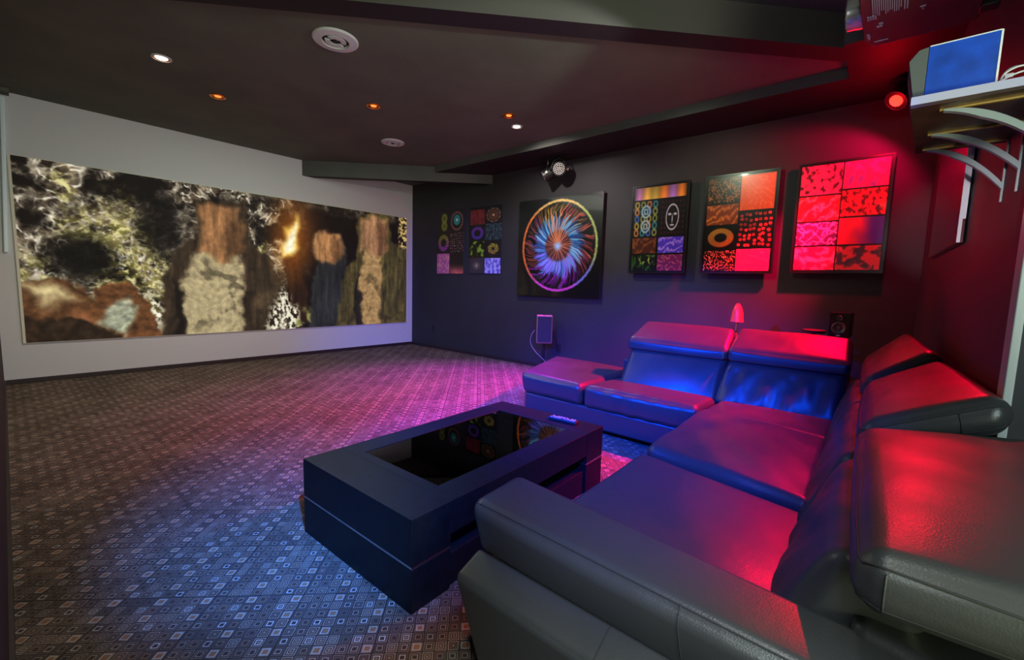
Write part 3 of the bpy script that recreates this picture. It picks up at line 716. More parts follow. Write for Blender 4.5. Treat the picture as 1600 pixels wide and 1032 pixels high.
# ------------------------------------------------------------------ outlets
for y, z, lab in ((6.829, .385, 'dark wall outlet plate near the screen wall corner'), (3.794, .351, 'dark wall outlet plate right of the speaker stand')):
    t = thing('wall_outlet', lab, 'outlet', (W, y, z), 0, 'outlets low on the dark wall')
    obj('plate', MB().box(-.008, 0, -.04, .04, -.065, .065), M['outlet'], t, bevel=.003)
    for dz in (-.028, .028):
        obj('socket', MB().box(-.010, -.006, -.018, .018, dz - .014, dz + .014), M['dark_hole'], t, bevel=.003)

# ------------------------------------------------------------------ ceiling fittings
CZ = 3.25
def vent(x, y, R, lab):
    t = thing('ceiling_vent', lab, 'ceiling vent', (x, y, CZ), 0, 'round white ceiling vents')
    o = obj('rim', MB().lathe([(R, 0), (R, -.008), (R * .95, -.016), (R * .60, -.022), (R * .58, -.006)], (0, 0, 0), (0, 0, 1), 48, False), M['grille_white'], t); sharp(o)
    obj('recess', MB().lathe([(R * .62, -.004), (R * .62, -.006)], (0, 0, 0), (0, 0, 1), 40), M['dark_hole'], t)
    for s in (0, 1):
        n = 14; m = MB(); vs = []
        for i in range(n + 1):
            th = s * PI + .25 + (PI - .5) * i / n
            for r in (R * .24, R * .46):
                for z in (-.020, -.009): vs.append((math.cos(th) * r, math.sin(th) * r, z))
        fs = []
        for i in range(n):
            q = i * 4; fs += [(q, q + 4, q + 6, q + 2), (q + 1, q + 3, q + 7, q + 5), (q, q + 1, q + 5, q + 4), (q + 2, q + 6, q + 7, q + 3)]
        fs += [(0, 2, 3, 1), (n * 4, n * 4 + 1, n * 4 + 3, n * 4 + 2)]
        m.add(vs, fs); obj('vane', m, M['grille_white'], t)
    obj('hub', MB().lathe([(R * .13, -.006), (R * .13, -.022)], (0, 0, 0), (0, 0, 1), 20), M['outlet'], t)
    obj('crossbar', MB().box(-.008, .008, -R * .58, R * .58, -.014, -.009), M['grille_white'], t)
    return t
vent(1.885, 3.60, .178, 'larger-looking round white ceiling vent nearer the beam')
vent(3.69, 5.47, .158, 'round white ceiling vent further off near the far beam')

def downlight(x, y, lab, kind):
    t = thing('downlight', lab, 'ceiling light', (x, y, CZ), 0, 'recessed ceiling lights')
    R = .078 if kind != 'lit_small' else .07
    o = obj('trim_ring', MB().lathe([(R, 0), (R, -.006), (R * .96, -.010), (R * .80, -.010), (R * .78, 0)], (0, 0, 0), (0, 0, 1), 32, False),
            M['grille_white'] if kind != 'copper' else M['copper'], t); sharp(o)
    if kind == 'copper':
        o = obj('reflector', MB().lathe([(R * .80, -.008), (R * .70, -.003), (R * .40, -.001)], (0, 0, 0), (0, 0, 1), 32, False), M['copper'], t); sharp(o)
        obj('bulb_or_can_glow', MB().lathe([(R * .42, -.002), (R * .38, -.006), (R * .2, -.009)], (0, 0, 0), (0, 0, 1), 24), M['can_glow'], t)
    else:
        o = obj('reflector', MB().lathe([(R * .80, -.008), (R * .62, -.003)], (0, 0, 0), (0, 0, 1), 32, False), M['copper'] if kind == 'lit' else M['grille_white'], t); sharp(o)
        obj('bulb_or_can_glow', MB().lathe([(R * .62, -.002), (R * .55, -.007), (R * .3, -.010)], (0, 0, 0), (0, 0, 1), 24), M['lamp_glow'], t)
    return t
downlight(1.05, 5.16, 'brightly lit recessed downlight at the far left of the ceiling', 'lit')
downlight(1.64, 5.71, 'copper recessed downlight left of the two ceiling vents', 'copper')
downlight(2.82, 4.55, 'copper recessed downlight between the two ceiling vents', 'copper')
downlight(3.93, 3.51, 'copper recessed downlight beside the small lit one near the soffit', 'copper')
downlight(4.25, 3.66, 'small lit white recessed downlight close to the side soffit', 'lit_small')

# ------------------------------------------------------------------ stage lights
def head(parent, pos, aim, r, ln, lensmat, off, lr=.88):
    p = Vector(pos); a = (Vector(aim) - p).normalized()
    o = obj('lamp_body', MB().lathe([(r * .45, -ln), (r * .8, -ln * .92), (r, -ln * .6), (r, .0), (r * .93, .0), (r * .9, -.01)], p, a, 28), M['black_metal'], parent, off=off); sharp(o)
    ln_ = obj('lens_face', MB().lathe([(r * lr, -.012), (r * lr, .003)], p, a, 28), lensmat, o if False else parent, off=off)
    dm = MB(); u = a.orthogonal().normalized(); w = a.cross(u)
    for ring, cnt in ((0, 1), (.25, 6), (.5, 12), (.74, 18)):
        for k in range(cnt):
            th = 2 * PI * k / cnt; q = p + (u * math.cos(th) + w * math.sin(th)) * r * ring * lr / .88
            dm.lathe([(r * .095, .003), (r * .06, .008)], q, a, 8)
    d = obj('led_dots', dm, M['led_white'] if lensmat is not M['led_red'] else M['led_red'], ln_)
    # dots are in world space: shift to the parent's frame
    for v in d.data.vertices: v.co -= Vector(off)
    side = a.cross(Vector((0, 0, 1))).normalized()
    back = p - a * ln * .35
    up = Vector((0, 0, 1))
    pts = [back + side * (r * 1.12)] + [back + side * (r * 1.12) * math.cos(x) + up * r * 1.5 * math.sin(x) for x in [PI * i / 12 for i in range(1, 12)]] + [back - side * (r * 1.12)]
    obj('yoke', MB().tube(pts, .008, 6), M['black_metal'], parent, off=off)
    for s in (1, -1):
        obj('knob', MB().lathe([(.016, 0), (.02, .02), (.012, .03)], back + side * s * r * 1.1, side * s, 14), M['grille_white'] if s < 0 else M['black_metal'], parent, off=off)
    return back + up * r * 1.5
t = thing('stage_light', 'pair of black stage lights with white dotted lens high above the wheel panel', 'stage light', (5.3, 3.72, 3.15))
o = t.location.copy()
ta = head(t, (5.24, 3.70, 2.96), (.5, .3, 2.0), .098, .17, M['black_plastic'], o)
tb = head(t, (5.27, 3.98, 2.90), (4.2, 6.2, 1.7), .088, .17, M['black_plastic'], o)
obj('mounting_bar', MB().box(5.26, 5.30, 3.62, 4.06, 3.13, 3.152).tube([ta, (5.28, ta.y, 3.14)], .012).tube([tb, (5.28, tb.y, 3.14)], .012), M['black_metal'], t, off=o)

LEDP = Vector((5.02, .100, 2.94)); LAIM = Vector((2.9, 2.2, .2))
t = thing('stage_light', 'black stage light glowing red beside the shelf in the corner', 'stage light', (5.02, .05, 3.15))
o = t.location.copy()
ta = head(t, LEDP, LAIM, .088, .24, M['led_red'], o, .55)
obj('mounting_bar', MB().tube([ta, (ta.x, ta.y, 3.15)], .012).box(ta.x - .05, ta.x + .05, ta.y - .03, ta.y + .03, 3.138, 3.15), M['black_metal'], t, off=o)

# ------------------------------------------------------------------ projector hung near the camera
t = thing('projector', 'dark maroon projector with silver lens hung at the top right corner', 'projector', (2.8, 0, 2.6))
o = t.location.copy()
PX0, PX1, PY0, PY1, PZ0, PZ1 = 2.34, 3.07, -.205, .20, 2.60, 2.79
bm_ = MB().prism([(PX0, PY0), (PX1 - .02, PY0), (PX1, PY0 + .03), (PX1, PY1 - .02), (PX1 - .08, PY1 + .012), (PX0 + .06, PY1 + .02), (PX0, PY1 - .02)], PZ0, PZ1)
obj('projector_body', bm_, M['projector'], t, bevel=.012, off=o)
lz = 2.685; lx = 2.83
q = obj('lens', MB().lathe([(.072, -.04), (.078, .0), (.078, .03), (.074, .045), (.074, .075), (.066, .082), (.06, .07)], (lx, PY1, lz), (0, 1, 0), 40, False), M['lens'], t, off=o); sharp(q)
obj('lens_glass', MB().lathe([(.062, .066), (.045, .075), (.01, .078)], (lx, PY1, lz), (0, 1, 0), 32), M['lens_glass'], q, off=o)
obj('mount', MB().lathe([(.06, 0), (.06, .02), (.022, .03), (.022, .60), (.07, .61), (.07, .61 + (3.40 - PZ1 - .61))], (2.7, 0, PZ1), (0, 0, 1), 20), M['black_metal'], t, off=o)
def mark(name, boxes, label=None):
    m = MB()
    for x0, x1, y0, y1 in boxes: m.box(x0, x1, y0, y1, PZ0 - .002, PZ0 + .001)
    return obj(name, m, M['projector_ink'], t, off=o)
r_ = random.Random(3)
for i in range(14):                         # rows of fine print
    yy = .172 - i * .0075
    mark('text_line', [(2.55, 2.70 + r_.choice((0, .015, .03, .04)), yy - .0034, yy)])
for i in range(2): mark('text_line', [(2.55, 2.745, .058 - i * .009, .0625 - i * .009)])
for i in range(4): mark('text_line', [(2.725 + .006 * (i % 2), 2.765, .186 - i * .009, .192 - i * .009)])
mark('symbol', [(2.815, 2.832, .136, .152)]); mark('symbol', [(2.842, 2.856, .138, .160)])
mark('symbol', [(2.905, 2.918, .188, .199)]); mark('symbol', [(2.93, 2.945, .186, .198)]); mark('symbol', [(2.955, 2.965, .187, .195)])
mark('status_strip', [(3.003, 3.012, .118, .172)])
mark('symbol', [(2.765, 2.775, -.012, .008)]); mark('symbol', [(2.79, 2.797, -.006, .0)]); mark('symbol', [(2.75, 2.757, -.07, -.055)]); mark('symbol', [(2.70, 2.73, -.05, -.046)])
obj('foot', MB().box(2.93, 3.0, -.26, -.195, 2.60, 2.63), M['black_plastic'], t, bevel=.005, off=o)
obj('foot', MB().lathe([(.02, 0), (.02, .03)], (2.62, -.19, 2.572), (0, 0, 1), 16), M['grille_white'], t, off=o)

# ------------------------------------------------------------------ wall shelf with curved brackets
SHZ = 1.930; SH = .036
t = thing('wall_shelf', 'brown board shelf with pale edge on three curved grey brackets', 'shelf', (2.34, yb(2.3), SHZ))
o = t.location.copy()
sx0, sx1 = 2.035, 2.68
obj('shelf_board', MB().hexa([(sx0, yb(sx0), SHZ), (sx1, yb(sx1), SHZ), (sx1, -.035, SHZ), (sx0, .0, SHZ),
                              (sx0, yb(sx0), SHZ + SH - .002), (sx1, yb(sx1), SHZ + SH - .002), (sx1, -.035, SHZ + SH - .002), (sx0, .0, SHZ + SH - .002)]), M['shelf_under'], t, off=o)
obj('top_laminate', MB().hexa([(sx0 - .002, yb(sx0), SHZ + .010), (sx1, yb(sx1), SHZ + SH - .002), (sx1, -.034, SHZ + SH - .002), (sx0 - .002, .001, SHZ + .010),
                               (sx0 - .002, yb(sx0), SHZ + SH), (sx1, yb(sx1), SHZ + SH), (sx1, -.034, SHZ + SH), (sx0 - .002, .001, SHZ + SH)]), M['shelf_top'], t, off=o)
for bx, f0, dr in ((2.10, -.075, .135), (2.39, -.06, .145), (2.62, -.055, .175)):
    w = .012
    wy = yb(bx)
    br = obj('bracket', MB(), M['bracket'], t) if False else None
    m = MB(); n = 16; prof = []
    for i in range(n + 1):
        a = i / n
        # quarter arch from the front of the shelf down to the wall
        yy = f0 - .01 + (wy - f0 + .01) * a; zz = SHZ - .004 - dr * a ** 2.0
        prof.append((yy, zz))
    vs = []
    for i, (yy, zz) in enumerate(prof):
        tk = .005 + .019 * min(1, i / 6)
        for dx in (-w, w):
            vs.append((bx + dx, yy, zz)); vs.append((bx + dx, yy - .0, zz - tk if i < n else zz - tk))
    fs = []
    for i in range(n):
        q = i * 4; fs += [(q, q + 4, q + 5, q + 1), (q + 2, q + 3, q + 7, q + 6), (q, q + 2, q + 6, q + 4), (q + 1, q + 5, q + 7, q + 3)]
    fs += [(0, 1, 3, 2), (n * 4, n * 4 + 2, n * 4 + 3, n * 4 + 1)]
    m.add(vs, fs)
    br = obj('bracket', m, M['bracket'], t, off=o)
    obj('bracket_rail', MB().box(bx - .006, bx + .006, wy, f0, SHZ - .006, SHZ - .0005), M['brass'], br, off=o)
    obj('bracket_plate', MB().box(bx - .008, bx + .008, wy, wy + .006, SHZ - .245, SHZ - .01), M['bracket'], br, off=o)
    obj('screw', MB().lathe([(.006, 0), (.005, -.004)], (bx, f0 - .02, SHZ - .006), (0, 0, 1), 10), M['chrome'], br, off=o)

t = thing('speaker', 'box speaker with worn blue side and grey front standing on the wall shelf', 'speaker', (2.3, -.1, SHZ + SH))
o = t.location.copy(); z0 = SHZ + SH; z1 = z0 + .165
obj('cabinet', MB().prism([(2.065, -.195), (2.27, -.19), (2.27, -.035), (2.065, -.030)], z0, z1), M['blue_board'], t, off=o, bevel=.002)
gp = [(-.0295, z0 + .0005), (-.004, z0 + .0005), (.017, z1 - .035), (-.006, z1 - .004), (-.0295, z1)]
gm = MB(); gm.add([(x, y, z) for x in (2.067, 2.27) for y, z in gp], [tuple(range(5)), tuple(range(9, 4, -1))] + [(i, i + 5, (i + 1) % 5 + 5, (i + 1) % 5) for i in range(5)])
obj('front_grille', gm, M['grey_cloth'], t, off=o)
obj('edge_trim', MB().box(2.0635, 2.067, -.198, -.193, z0, z1).box(2.0635, 2.067, -.195, -.032, z1 - .0015, z1 + .0015), M['white_plastic'], t, off=o)

def arc(pts, n=24):
    """Catmull-Rom through points"""
    P = [Vector(p) for p in pts]; P = [P[0]] + P + [P[-1]]; out = []
    for i in range(1, len(P) - 2):
        for k in range(n):
            t_ = k / n; a_, b_, c_, d_ = P[i - 1], P[i], P[i + 1], P[i + 2]
            out.append(.5 * ((2 * b_) + (c_ - a_) * t_ + (2 * a_ - 5 * b_ + 4 * c_ - d_) * t_ ** 2 + (3 * b_ - a_ - 3 * c_ + d_) * t_ ** 3))
    out.append(P[-2]); return out
zs = SHZ + SH
def loose(pts, m, lab):
    tag(obj('cable', MB().tube(arc(pts), .0026, 8), M[m], smooth=True), lab, 'cable', 'cables on the shelf')
loose([(2.068, -.203, zs + .004), (2.066, -.212, zs + .030), (2.064, -.240, zs + .043), (2.064, -.268, zs + .036), (2.066, -.295, zs + .005)], 'cable_white', 'pale loose cable looping up off the shelf behind the blue speaker')
loose([(2.110, -.208, zs + .004), (2.108, -.216, zs + .046), (2.104, -.240, zs + .058), (2.104, -.275, zs + .044), (2.110, -.30, zs + .006)], 'cable_grey', 'grey cable in the highest loop on the shelf behind the blue speaker')
loose([(2.050, -.203, zs + .004), (2.048, -.228, zs + .016), (2.046, -.258, zs + .020), (2.048, -.298, zs + .005)], 'cable_white', 'pale cable lying low along the shelf edge behind the blue speaker')
tag(obj('cable_tag', MB().box(2.078, 2.080, -.232, -.214, zs + .020, zs + .032), M['white_plastic']), 'small white tag on the looped cable on the shelf', 'tag')

# ------------------------------------------------------------------ coffee table
TX, TY, TR = .965, 1.305, math.radians(1.6)
t = thing('coffee_table', 'low black block coffee table with glass centre on the carpet', 'table', (TX, TY, 0), TR)
LX, LY, TZ, BW = 1.56, .875, .392, .205
GZ = .186
for x0, x1 in ((0, BW), (LX - BW, LX)):
    lo = obj('leg', MB().box(x0, x1, 0, LY, 0, GZ), M['wood_black'], t, bevel=.003)
    obj('steel_strip', MB().box(x0 + .002, x1 - .002, .002, LY - .002, GZ, GZ + .010), M['chrome'], t)
gx0, gx1, gy0, gy1 = .262, LX - .20, .148, LY - .148
top = MB()
top.box(0, gx0, 0, LY, GZ + .010, TZ).box(gx1, LX, 0, LY, GZ + .010, TZ)
obj('top_end', MB().box(0, BW, 0, LY, GZ + .010, TZ), M['wood_black'], t, bevel=.002)
obj('top_end', MB().box(LX - BW, LX, 0, LY, GZ + .010, TZ), M['wood_black'], t, bevel=.002)
obj('rail', MB().box(BW + .0005, LX - BW - .0005, .001, gy0, .245, TZ - .0003), M['wood_black'], t, bevel=.002)
obj('rail', MB().box(BW + .0005, LX - BW - .0005, gy1, LY - .001, .245, TZ - .0003), M['wood_black'], t, bevel=.002)
obj('inner_end', MB().box(BW + .0006, gx0, gy0 + .0005, gy1 - .0005, .30, TZ - .0005), M['wood_black'], t)
obj('glass_top', MB().box(gx0 + .002, gx1 - .002, gy0 + .002, gy1 - .002, TZ - .012, TZ - .003), M['glass'], t)
obj('glass_support', MB().box(gx0 + .002, gx1, gy0 + .001, gy0 + .014, TZ - .03, TZ - .0125).box(gx0 + .002, gx1, gy1 - .014, gy1 - .001, TZ - .03, TZ - .0125), M['chrome'], t)
obj('lower_shelf', MB().box(BW + .0005, LX - BW - .0005, .012, LY - .012, .004, .15), M['wood_black'], t, bevel=.002)

# remote on the table's far right corner
ca, sa = math.cos(TR), math.sin(TR)
def tw(x, y): return (TX + x * ca - y * sa, TY + x * sa + y * ca)
rx, ry = tw(1.455, .245)
t = thing('remote_control', 'black remote control with rows of keys on the far end of the coffee table', 'remote control', (rx, ry, TZ), TR + math.radians(4))
obj('case', MB().box(-.026, .026, -.105, .105, .001, .022), M['black_plastic'], t, bevel=.006)
for i in range(9):
    for j in range(3):
        if (i + j) % 5 == 4: continue
        obj('key', MB().box(-.019 + j * .0145, -.009 + j * .0145, -.09 + i * .0205, -.078 + i * .0205, .0215, .0245), M['button'], t, bevel=.001, segs=1)

# ------------------------------------------------------------------ leather sectional sofa
SOFA = thing('sectional_sofa', 'large black leather corner sofa with raised headrests under red and blue light', 'sofa', (2.6, .6, 0))
SO = SOFA.location.copy()
def Bf(s, p=.6): return np.clip(4 * s * (1 - s), 0, 1) ** p
class Cushion:
    """rounded, puffed box stretched between 8 corners (bottom 0-3, top 4-7, counter-clockwise)"""
    def __init__(s, corners, r, puff=(0, 0, 0), fn=None):
        s.c = np.array(corners, float); c = s.c
        s.L = np.array([np.linalg.norm((c[1] - c[0] + c[2] - c[3] + c[5] - c[4] + c[6] - c[7]) / 4),
                        np.linalg.norm((c[3] - c[0] + c[2] - c[1] + c[7] - c[4] + c[6] - c[5]) / 4),
                        np.linalg.norm((c[4] - c[0] + c[5] - c[1] + c[6] - c[2] + c[7] - c[3]) / 4)])
        s.r = min(r, .49 * s.L.min()); s.puff = puff; s.fn = fn
    def at(s, u, v, w):
        """u,v,w in 0..1 on the surface of the unit cube"""
        p = np.array([u, v, w]) * s.L; q = np.clip(p, s.r, s.L - s.r); d = p - q; n = np.linalg.norm(d)
        nn = d / n if n > 1e-9 else np.array([0, 0, 0.]); P = q + nn * s.r
        B = [Bf(v) * Bf(w), Bf(u) * Bf(w), Bf(u) * Bf(v)]
        for k in range(3):
            pf = s.puff[k]
            if isinstance(pf, tuple): pf = pf[1] if nn[k] > 0 else pf[0]
            P[k] += pf * nn[k] * B[k]
        if s.fn is not None: P = P + nn * s.fn(u, v, w)
        a, b, c = P / s.L
        k = s.c
        lo = (k[0] * (1 - a) + k[1] * a) * (1 - b) + (k[3] * (1 - a) + k[2] * a) * b
        hi = (k[4] * (1 - a) + k[5] * a) * (1 - b) + (k[7] * (1 - a) + k[6] * a) * b
        return lo * (1 - c) + hi * c
    def mesh(s, step=.03):
        ax = []
        for k in range(3):
            e = s.r / s.L[k]; n = max(2, int((s.L[k] - 2 * s.r) / step))
            e_ = [e * x for x in (0, .18, .36, .54, .72, .88)]
            ax.append(np.array(e_ + list(np.linspace(e, 1 - e, n + 1)) + [1 - x for x in reversed(e_)]))
        idx = {}; mb = MB()
        N = [len(a) - 1 for a in ax]
        def vid(i, j, k):
            if (i, j, k) not in idx:
                idx[(i, j, k)] = len(mb.v); mb.v.append(tuple(s.at(ax[0][i], ax[1][j], ax[2][k])))
            return idx[(i, j, k)]
        for i in range(N[0]):
            for j in range(N[1]):
                for k in (0, N[2]): mb.f.append((vid(i, j, k), vid(i + 1, j, k), vid(i + 1, j + 1, k), vid(i, j + 1, k)))
        for i in range(N[0]):
            for k in range(N[2]):
                for j in (0, N[1]): mb.f.append((vid(i, j, k), vid(i + 1, j, k), vid(i + 1, j, k + 1), vid(i, j, k + 1)))
        for j in range(N[1]):
            for k in range(N[2]):
                for i in (0, N[0]): mb.f.append((vid(i, j, k), vid(i, j + 1, k), vid(i, j + 1, k + 1), vid(i, j, k + 1)))
        return mb
    def line(s, pts, n=40):
        out = []
        for i in range(len(pts) - 1):
            for k in range(n):
                a = np.array(pts[i]) + (np.array(pts[i + 1]) - np.array(pts[i])) * k / n; out.append(tuple(s.at(*a)))
        out.append(tuple(s.at(*pts[-1]))); return out
def cushion(name, corners, r, puff=(0, 0, 0), fn=None, seams=(), step=.03, label=None):
    c = Cushion(corners, r, puff, fn)
    o = obj(name, c.mesh(step), M['leather'], SOFA, smooth=True, off=SO)
    if label: o['label'] = label
    for ln in seams:
        obj('seam', MB().tube(c.line(ln), .0022, 6), M['stitch'], o, smooth=True, off=SO)
    return o
def quad(x0, x1, y0, y1, z0, z1):
    return [(x0, y0, z0), (x1, y0, z0), (x1, y1, z0), (x0, y1, z0), (x0, y0, z1), (x1, y0, z1), (x1, y1, z1), (x0, y1, z1)]
def wr(amp, fu, fv, fw, ph=0.0, lim=None):
    def f(u, v, w):
        a = amp * (math.sin(fu * u + fv * v + fw * w + ph + 1.7 * math.sin(3.1 * v + 2.3 * u + ph)) + .5 * math.sin(1.9 * fu * u - 1.3 * fv * v + fw * w + 2 * ph))
        return a * (lim(u, v, w) if lim else 1)
    return f

# base boxes on the carpet
obj('base', MB().prism([(1.02, -.30), (3.40, -.24), (3.40, .90), (1.02, .90)], .05, .24), M['leather'], SOFA, bevel=.012, off=SO)
obj('base', MB().prism([(3.405, -.16), (4.40, -.13), (4.42, 3.02), (3.50, 2.80), (3.345, 2.66), (3.335, .95), (3.405, .90)], .05, .235), M['leather'], SOFA, bevel=.02, off=SO)
obj('underside', MB().prism([(1.1, -.2), (3.42, -.15), (3.42, .2), (4.3, .2), (4.32, 2.9), (3.6, 2.7), (3.42, 2.5), (3.42, .8), (1.1, .8)], 0.0, .05), M['felt'], SOFA, off=SO)
# armrest: flared lower panel and padded upper roll
cushion('arm_panel', [(.925, -.22, .03), (1.02, -.22, .03), (1.02, .90, .03), (.915, .865, .03),
                      (.885, -.22, .375), (1.02, -.22, .43), (1.02, .995, .405), (.890, .985, .366)], .022, ((.006, 0), 0, .004),
        seams=[[(0, .575, .02), (0, .575, .9), (.2, .575, 1), (1, .575, 1)]])
cushion('armrest', [(1.005, -.24, .385), (1.175, -.24, .40), (1.275, 1.01, .40), (1.005, .985, .385),
                    (.965, -.24, .565), (1.175, -.24, .572), (1.285, 1.04, .570), (.990, 1.03, .562)], .042, ((.016, .0), (0, .014), .006),
        seams=[[(.06, 0.02, 1), (.06, .99, 1), (.6, 1, .94), (.98, .98, .96)], [(0, .43, .1), (0, .43, .85), (.06, .43, 1)]], step=.03)
# main row seats
lim_top = lambda u, v, w: 1.0 if w > .6 else 0.0
cushion('seat_cushion', [(1.17, .13, .18), (2.13, .15, .18), (2.245, .935, .18), (1.285, .925, .18),
                         (1.17, .13, .392), (2.125, .15, .392), (2.225, .955, .418), (1.285, .945, .418)], .05, (0, .01, .018), wr(.0016, 7, 9, 0, .5, lim_top))
cushion('seat_cushion', [(2.15, .15, .18), (3.25, .19, .18), (3.345, .955, .18), (2.262, .935, .18),
                         (2.14, .15, .425), (3.24, .19, .425), (3.36, .985, .440), (2.27, .955, .440)], .055, (0, .01, .02), wr(.0035, 10, 13, 0, 1.2, lim_top))
cushion('seat_cushion', [(3.26, .19, .18), (4.05, .19, .18), (4.05, .985, .18), (3.36, .985, .18),
                         (3.27, .19, .405), (4.05, .19, .40), (4.05, .985, .40), (3.38, .985, .415)], .05, (0, 0, .012), wr(.002, 8, 6, 0, 2, lim_top))
# side row seats
lim_front = lambda u, v, w: max(0.0, 1 - u * 5)
cushion('seat_cushion', [(3.325, 1.0, .215), (4.05, 1.0, .215), (4.05, 2.0, .215), (3.325, 2.0, .215),
                         (3.32, 1.0, .432), (4.05, 1.0, .40), (4.05, 2.0, .40), (3.32, 2.0, .432)], .055, ((.02, 0), .0, .014),
        wr(.004, 3, 34, 2, 0, lambda u, v, w: max(0.0, 1 - u * 6) * (.4 + .6 * math.sin(PI * v))))
cushion('chaise_cushion', [(3.32, 2.015, .225), (4.42, 2.015, .225), (4.50, 3.12, .225), (3.34, 2.70, .225),
                           (3.305, 2.015, .432), (4.42, 2.015, .43), (4.52, 3.14, .43), (3.33, 2.735, .432)], .06, ((.014, 0), .008, .014), wr(.0012, 6, 7, 0, .3, lim_top))
# frame behind the main row
obj('back_frame', MB().prism([(1.03, -.33), (3.95, -.235), (3.95, .06), (1.15, .0)], .10, .60), M['leather'], SOFA, bevel=.03, off=SO)
obj('back_frame', MB().prism([(3.98, -.13), (4.42, -.12), (4.42, 1.97), (4.02, 1.97)], .10, .60), M['leather'], SOFA, bevel=.03, off=SO)
# lower back cushions, main row: lean back from the seat
bx = [(1.19, 1.955), (1.965, 2.955), (2.965, 3.86)]
for i, (a, b) in enumerate(bx):
    e = .034
    fy = lambda x: .03 + e * (x - 1.0)
    cushion('back_cushion', [(a, -.06, .36), (b, -.06, .36), (b, .205 + .012 * i, .36), (a, .195 + .012 * i, .36),
                             (a, -.16, .735), (b, -.14, .735), (b, fy(b) - .0, .735), (a, fy(a) - .0, .735)], .05, (0, (0, .02), .0),
            wr(.004, 16, 0, 9, i * 1.3, lambda u, v, w: max(0, v * 2 - 1)))
# headrests, main row: each tilted more than the one before
cushion('headrest', [(.985, -.44, .73), (1.955, -.43, .755), (1.955, .040, .725), (.985, .004, .712),
                     (.985, -.44, .845), (1.955, -.43, .90), (1.955, .040, .843), (.985, .004, .835)], .052, ((.006, .0), (0, .008), .022),
        wr(.0012, 14, 5, 0, .8, lim_top),
        seams=[[(0.02, .02, .80), (0, .5, .80), (0.02, .99, .80), (.5, 1, .80), (.99, 1, .80)], [(0, .9, .80), (0, .9, .1)], [(0, .05, .16), (0, .98, .16), (.98, 1, .16)]], step=.025)
cushion('headrest', [(1.975, -.345, .895), (2.945, -.275, .885), (2.945, .050, .725), (1.975, .036, .725),
                     (1.975, -.315, 1.015), (2.945, -.235, 1.010), (2.945, .060, .838), (1.975, .046, .838)], .06, ((.006, .0), (0, .01), .02),
        wr(.0012, 10, 6, 0, 1.8, lim_top),
        seams=[[(0, .02, .80), (0, .5, .80), (0, .98, .80), (.5, 1, .8)], [(0, .32, .80), (0, .32, .1)], [(0, .02, .14), (0, .98, .14)]], step=.025)
cushion('headrest', [(2.965, -.265, .925), (3.90, -.175, .955), (3.90, .085, .735), (2.965, .062, .73),
                     (2.965, -.215, 1.048), (3.90, -.130, 1.082), (3.90, .105, .85), (2.965, .072, .845)], .06, ((.006, .0), (0, .01), .02),
        wr(.0012, 9, 6, 0, .2, lim_top),
        seams=[[(0, .02, .80), (0, .5, .80), (0, .98, .80), (.5, 1, .8)], [(0, .32, .80), (0, .32, .1)]], step=.025)
# lower back cushions and headrests, side row
for i, (a, b) in enumerate(((1.0, 1.90), (.165, .985))):
    cushion('back_cushion', [(3.77, a, .36), (4.16, a, .36), (4.16, b + .07 * i, .36), (3.77, b + .07 * i, .36),
                             (3.985, a + .02 * i, .735), (4.30, a, .735), (4.30, b - .01, .735), (3.985, b - .03 * (1 - i), .735)], .06, ((.03, 0), .0, .0),
            (lambda i: wr(.0015 + .0055 * i, 2, 30 if i else 8, 5, .6 + i, lambda u, v, w: max(0.0, 1 - u * 4) * (.25 + .75 * (w < .75))))(i), step=.022)
    cushion('headrest', [(3.955, a - .005, .70), (4.30, a + .005, .80), (4.30, b - .03 * (1 - i), .80), (3.955, b + .01, .70),
                         (3.965, a - .005, .80), (4.27, a + .01, .975), (4.27, b - .05 * (1 - i), .985), (3.965, b - .0, .815)], .042, ((.01, 0), .004, .018),
            wr(.0012, 6, 9, 0, 1.1 * i, lim_top), step=.025)

# ------------------------------------------------------------------ speakers, lamp and dish behind the sofa
t = thing('speaker', 'slim boxed speaker with tan rim on a pole stand by the dark wall', 'speaker', (5.3, 3.9, 0), math.radians(38))
obj('stand_base', MB().box(-.13, .13, -.13, .13, 0, .02), M['black_metal'], t, bevel=.004)
obj('pole', MB().lathe([(.018, .02), (.018, .44)], (0, 0, 0), (0, 0, 1), 16), M['black_metal'], t)
obj('cabinet', MB().box(-.09, .09, -.118, .118, .44, .862), M['wood_speaker'], t, bevel=.015)
obj('grille', MB().box(-.098, -.088, -.104, .104, .458, .846), M['speaker_cloth'], t, bevel=.01)
obj('top_cap', MB().lathe([(.03, .862), (.026, .872)], (0, 0, 0), (0, 0, 1), 16), M['black_plastic'], t)
tag(obj('cable', MB().tube(arc([(5.18, 3.99, .63), (5.15, 4.03, .55), (5.16, 4.04, .42), (5.20, 3.97, .30), (5.25, 3.87, .2), (5.26, 3.78, .12), (5.28, 3.70, .02), (5.4, 3.62, .008)]), .004, 8), M['cable_grey'], smooth=True),
    'white cable hanging from the pole-mounted speaker', 'cable')

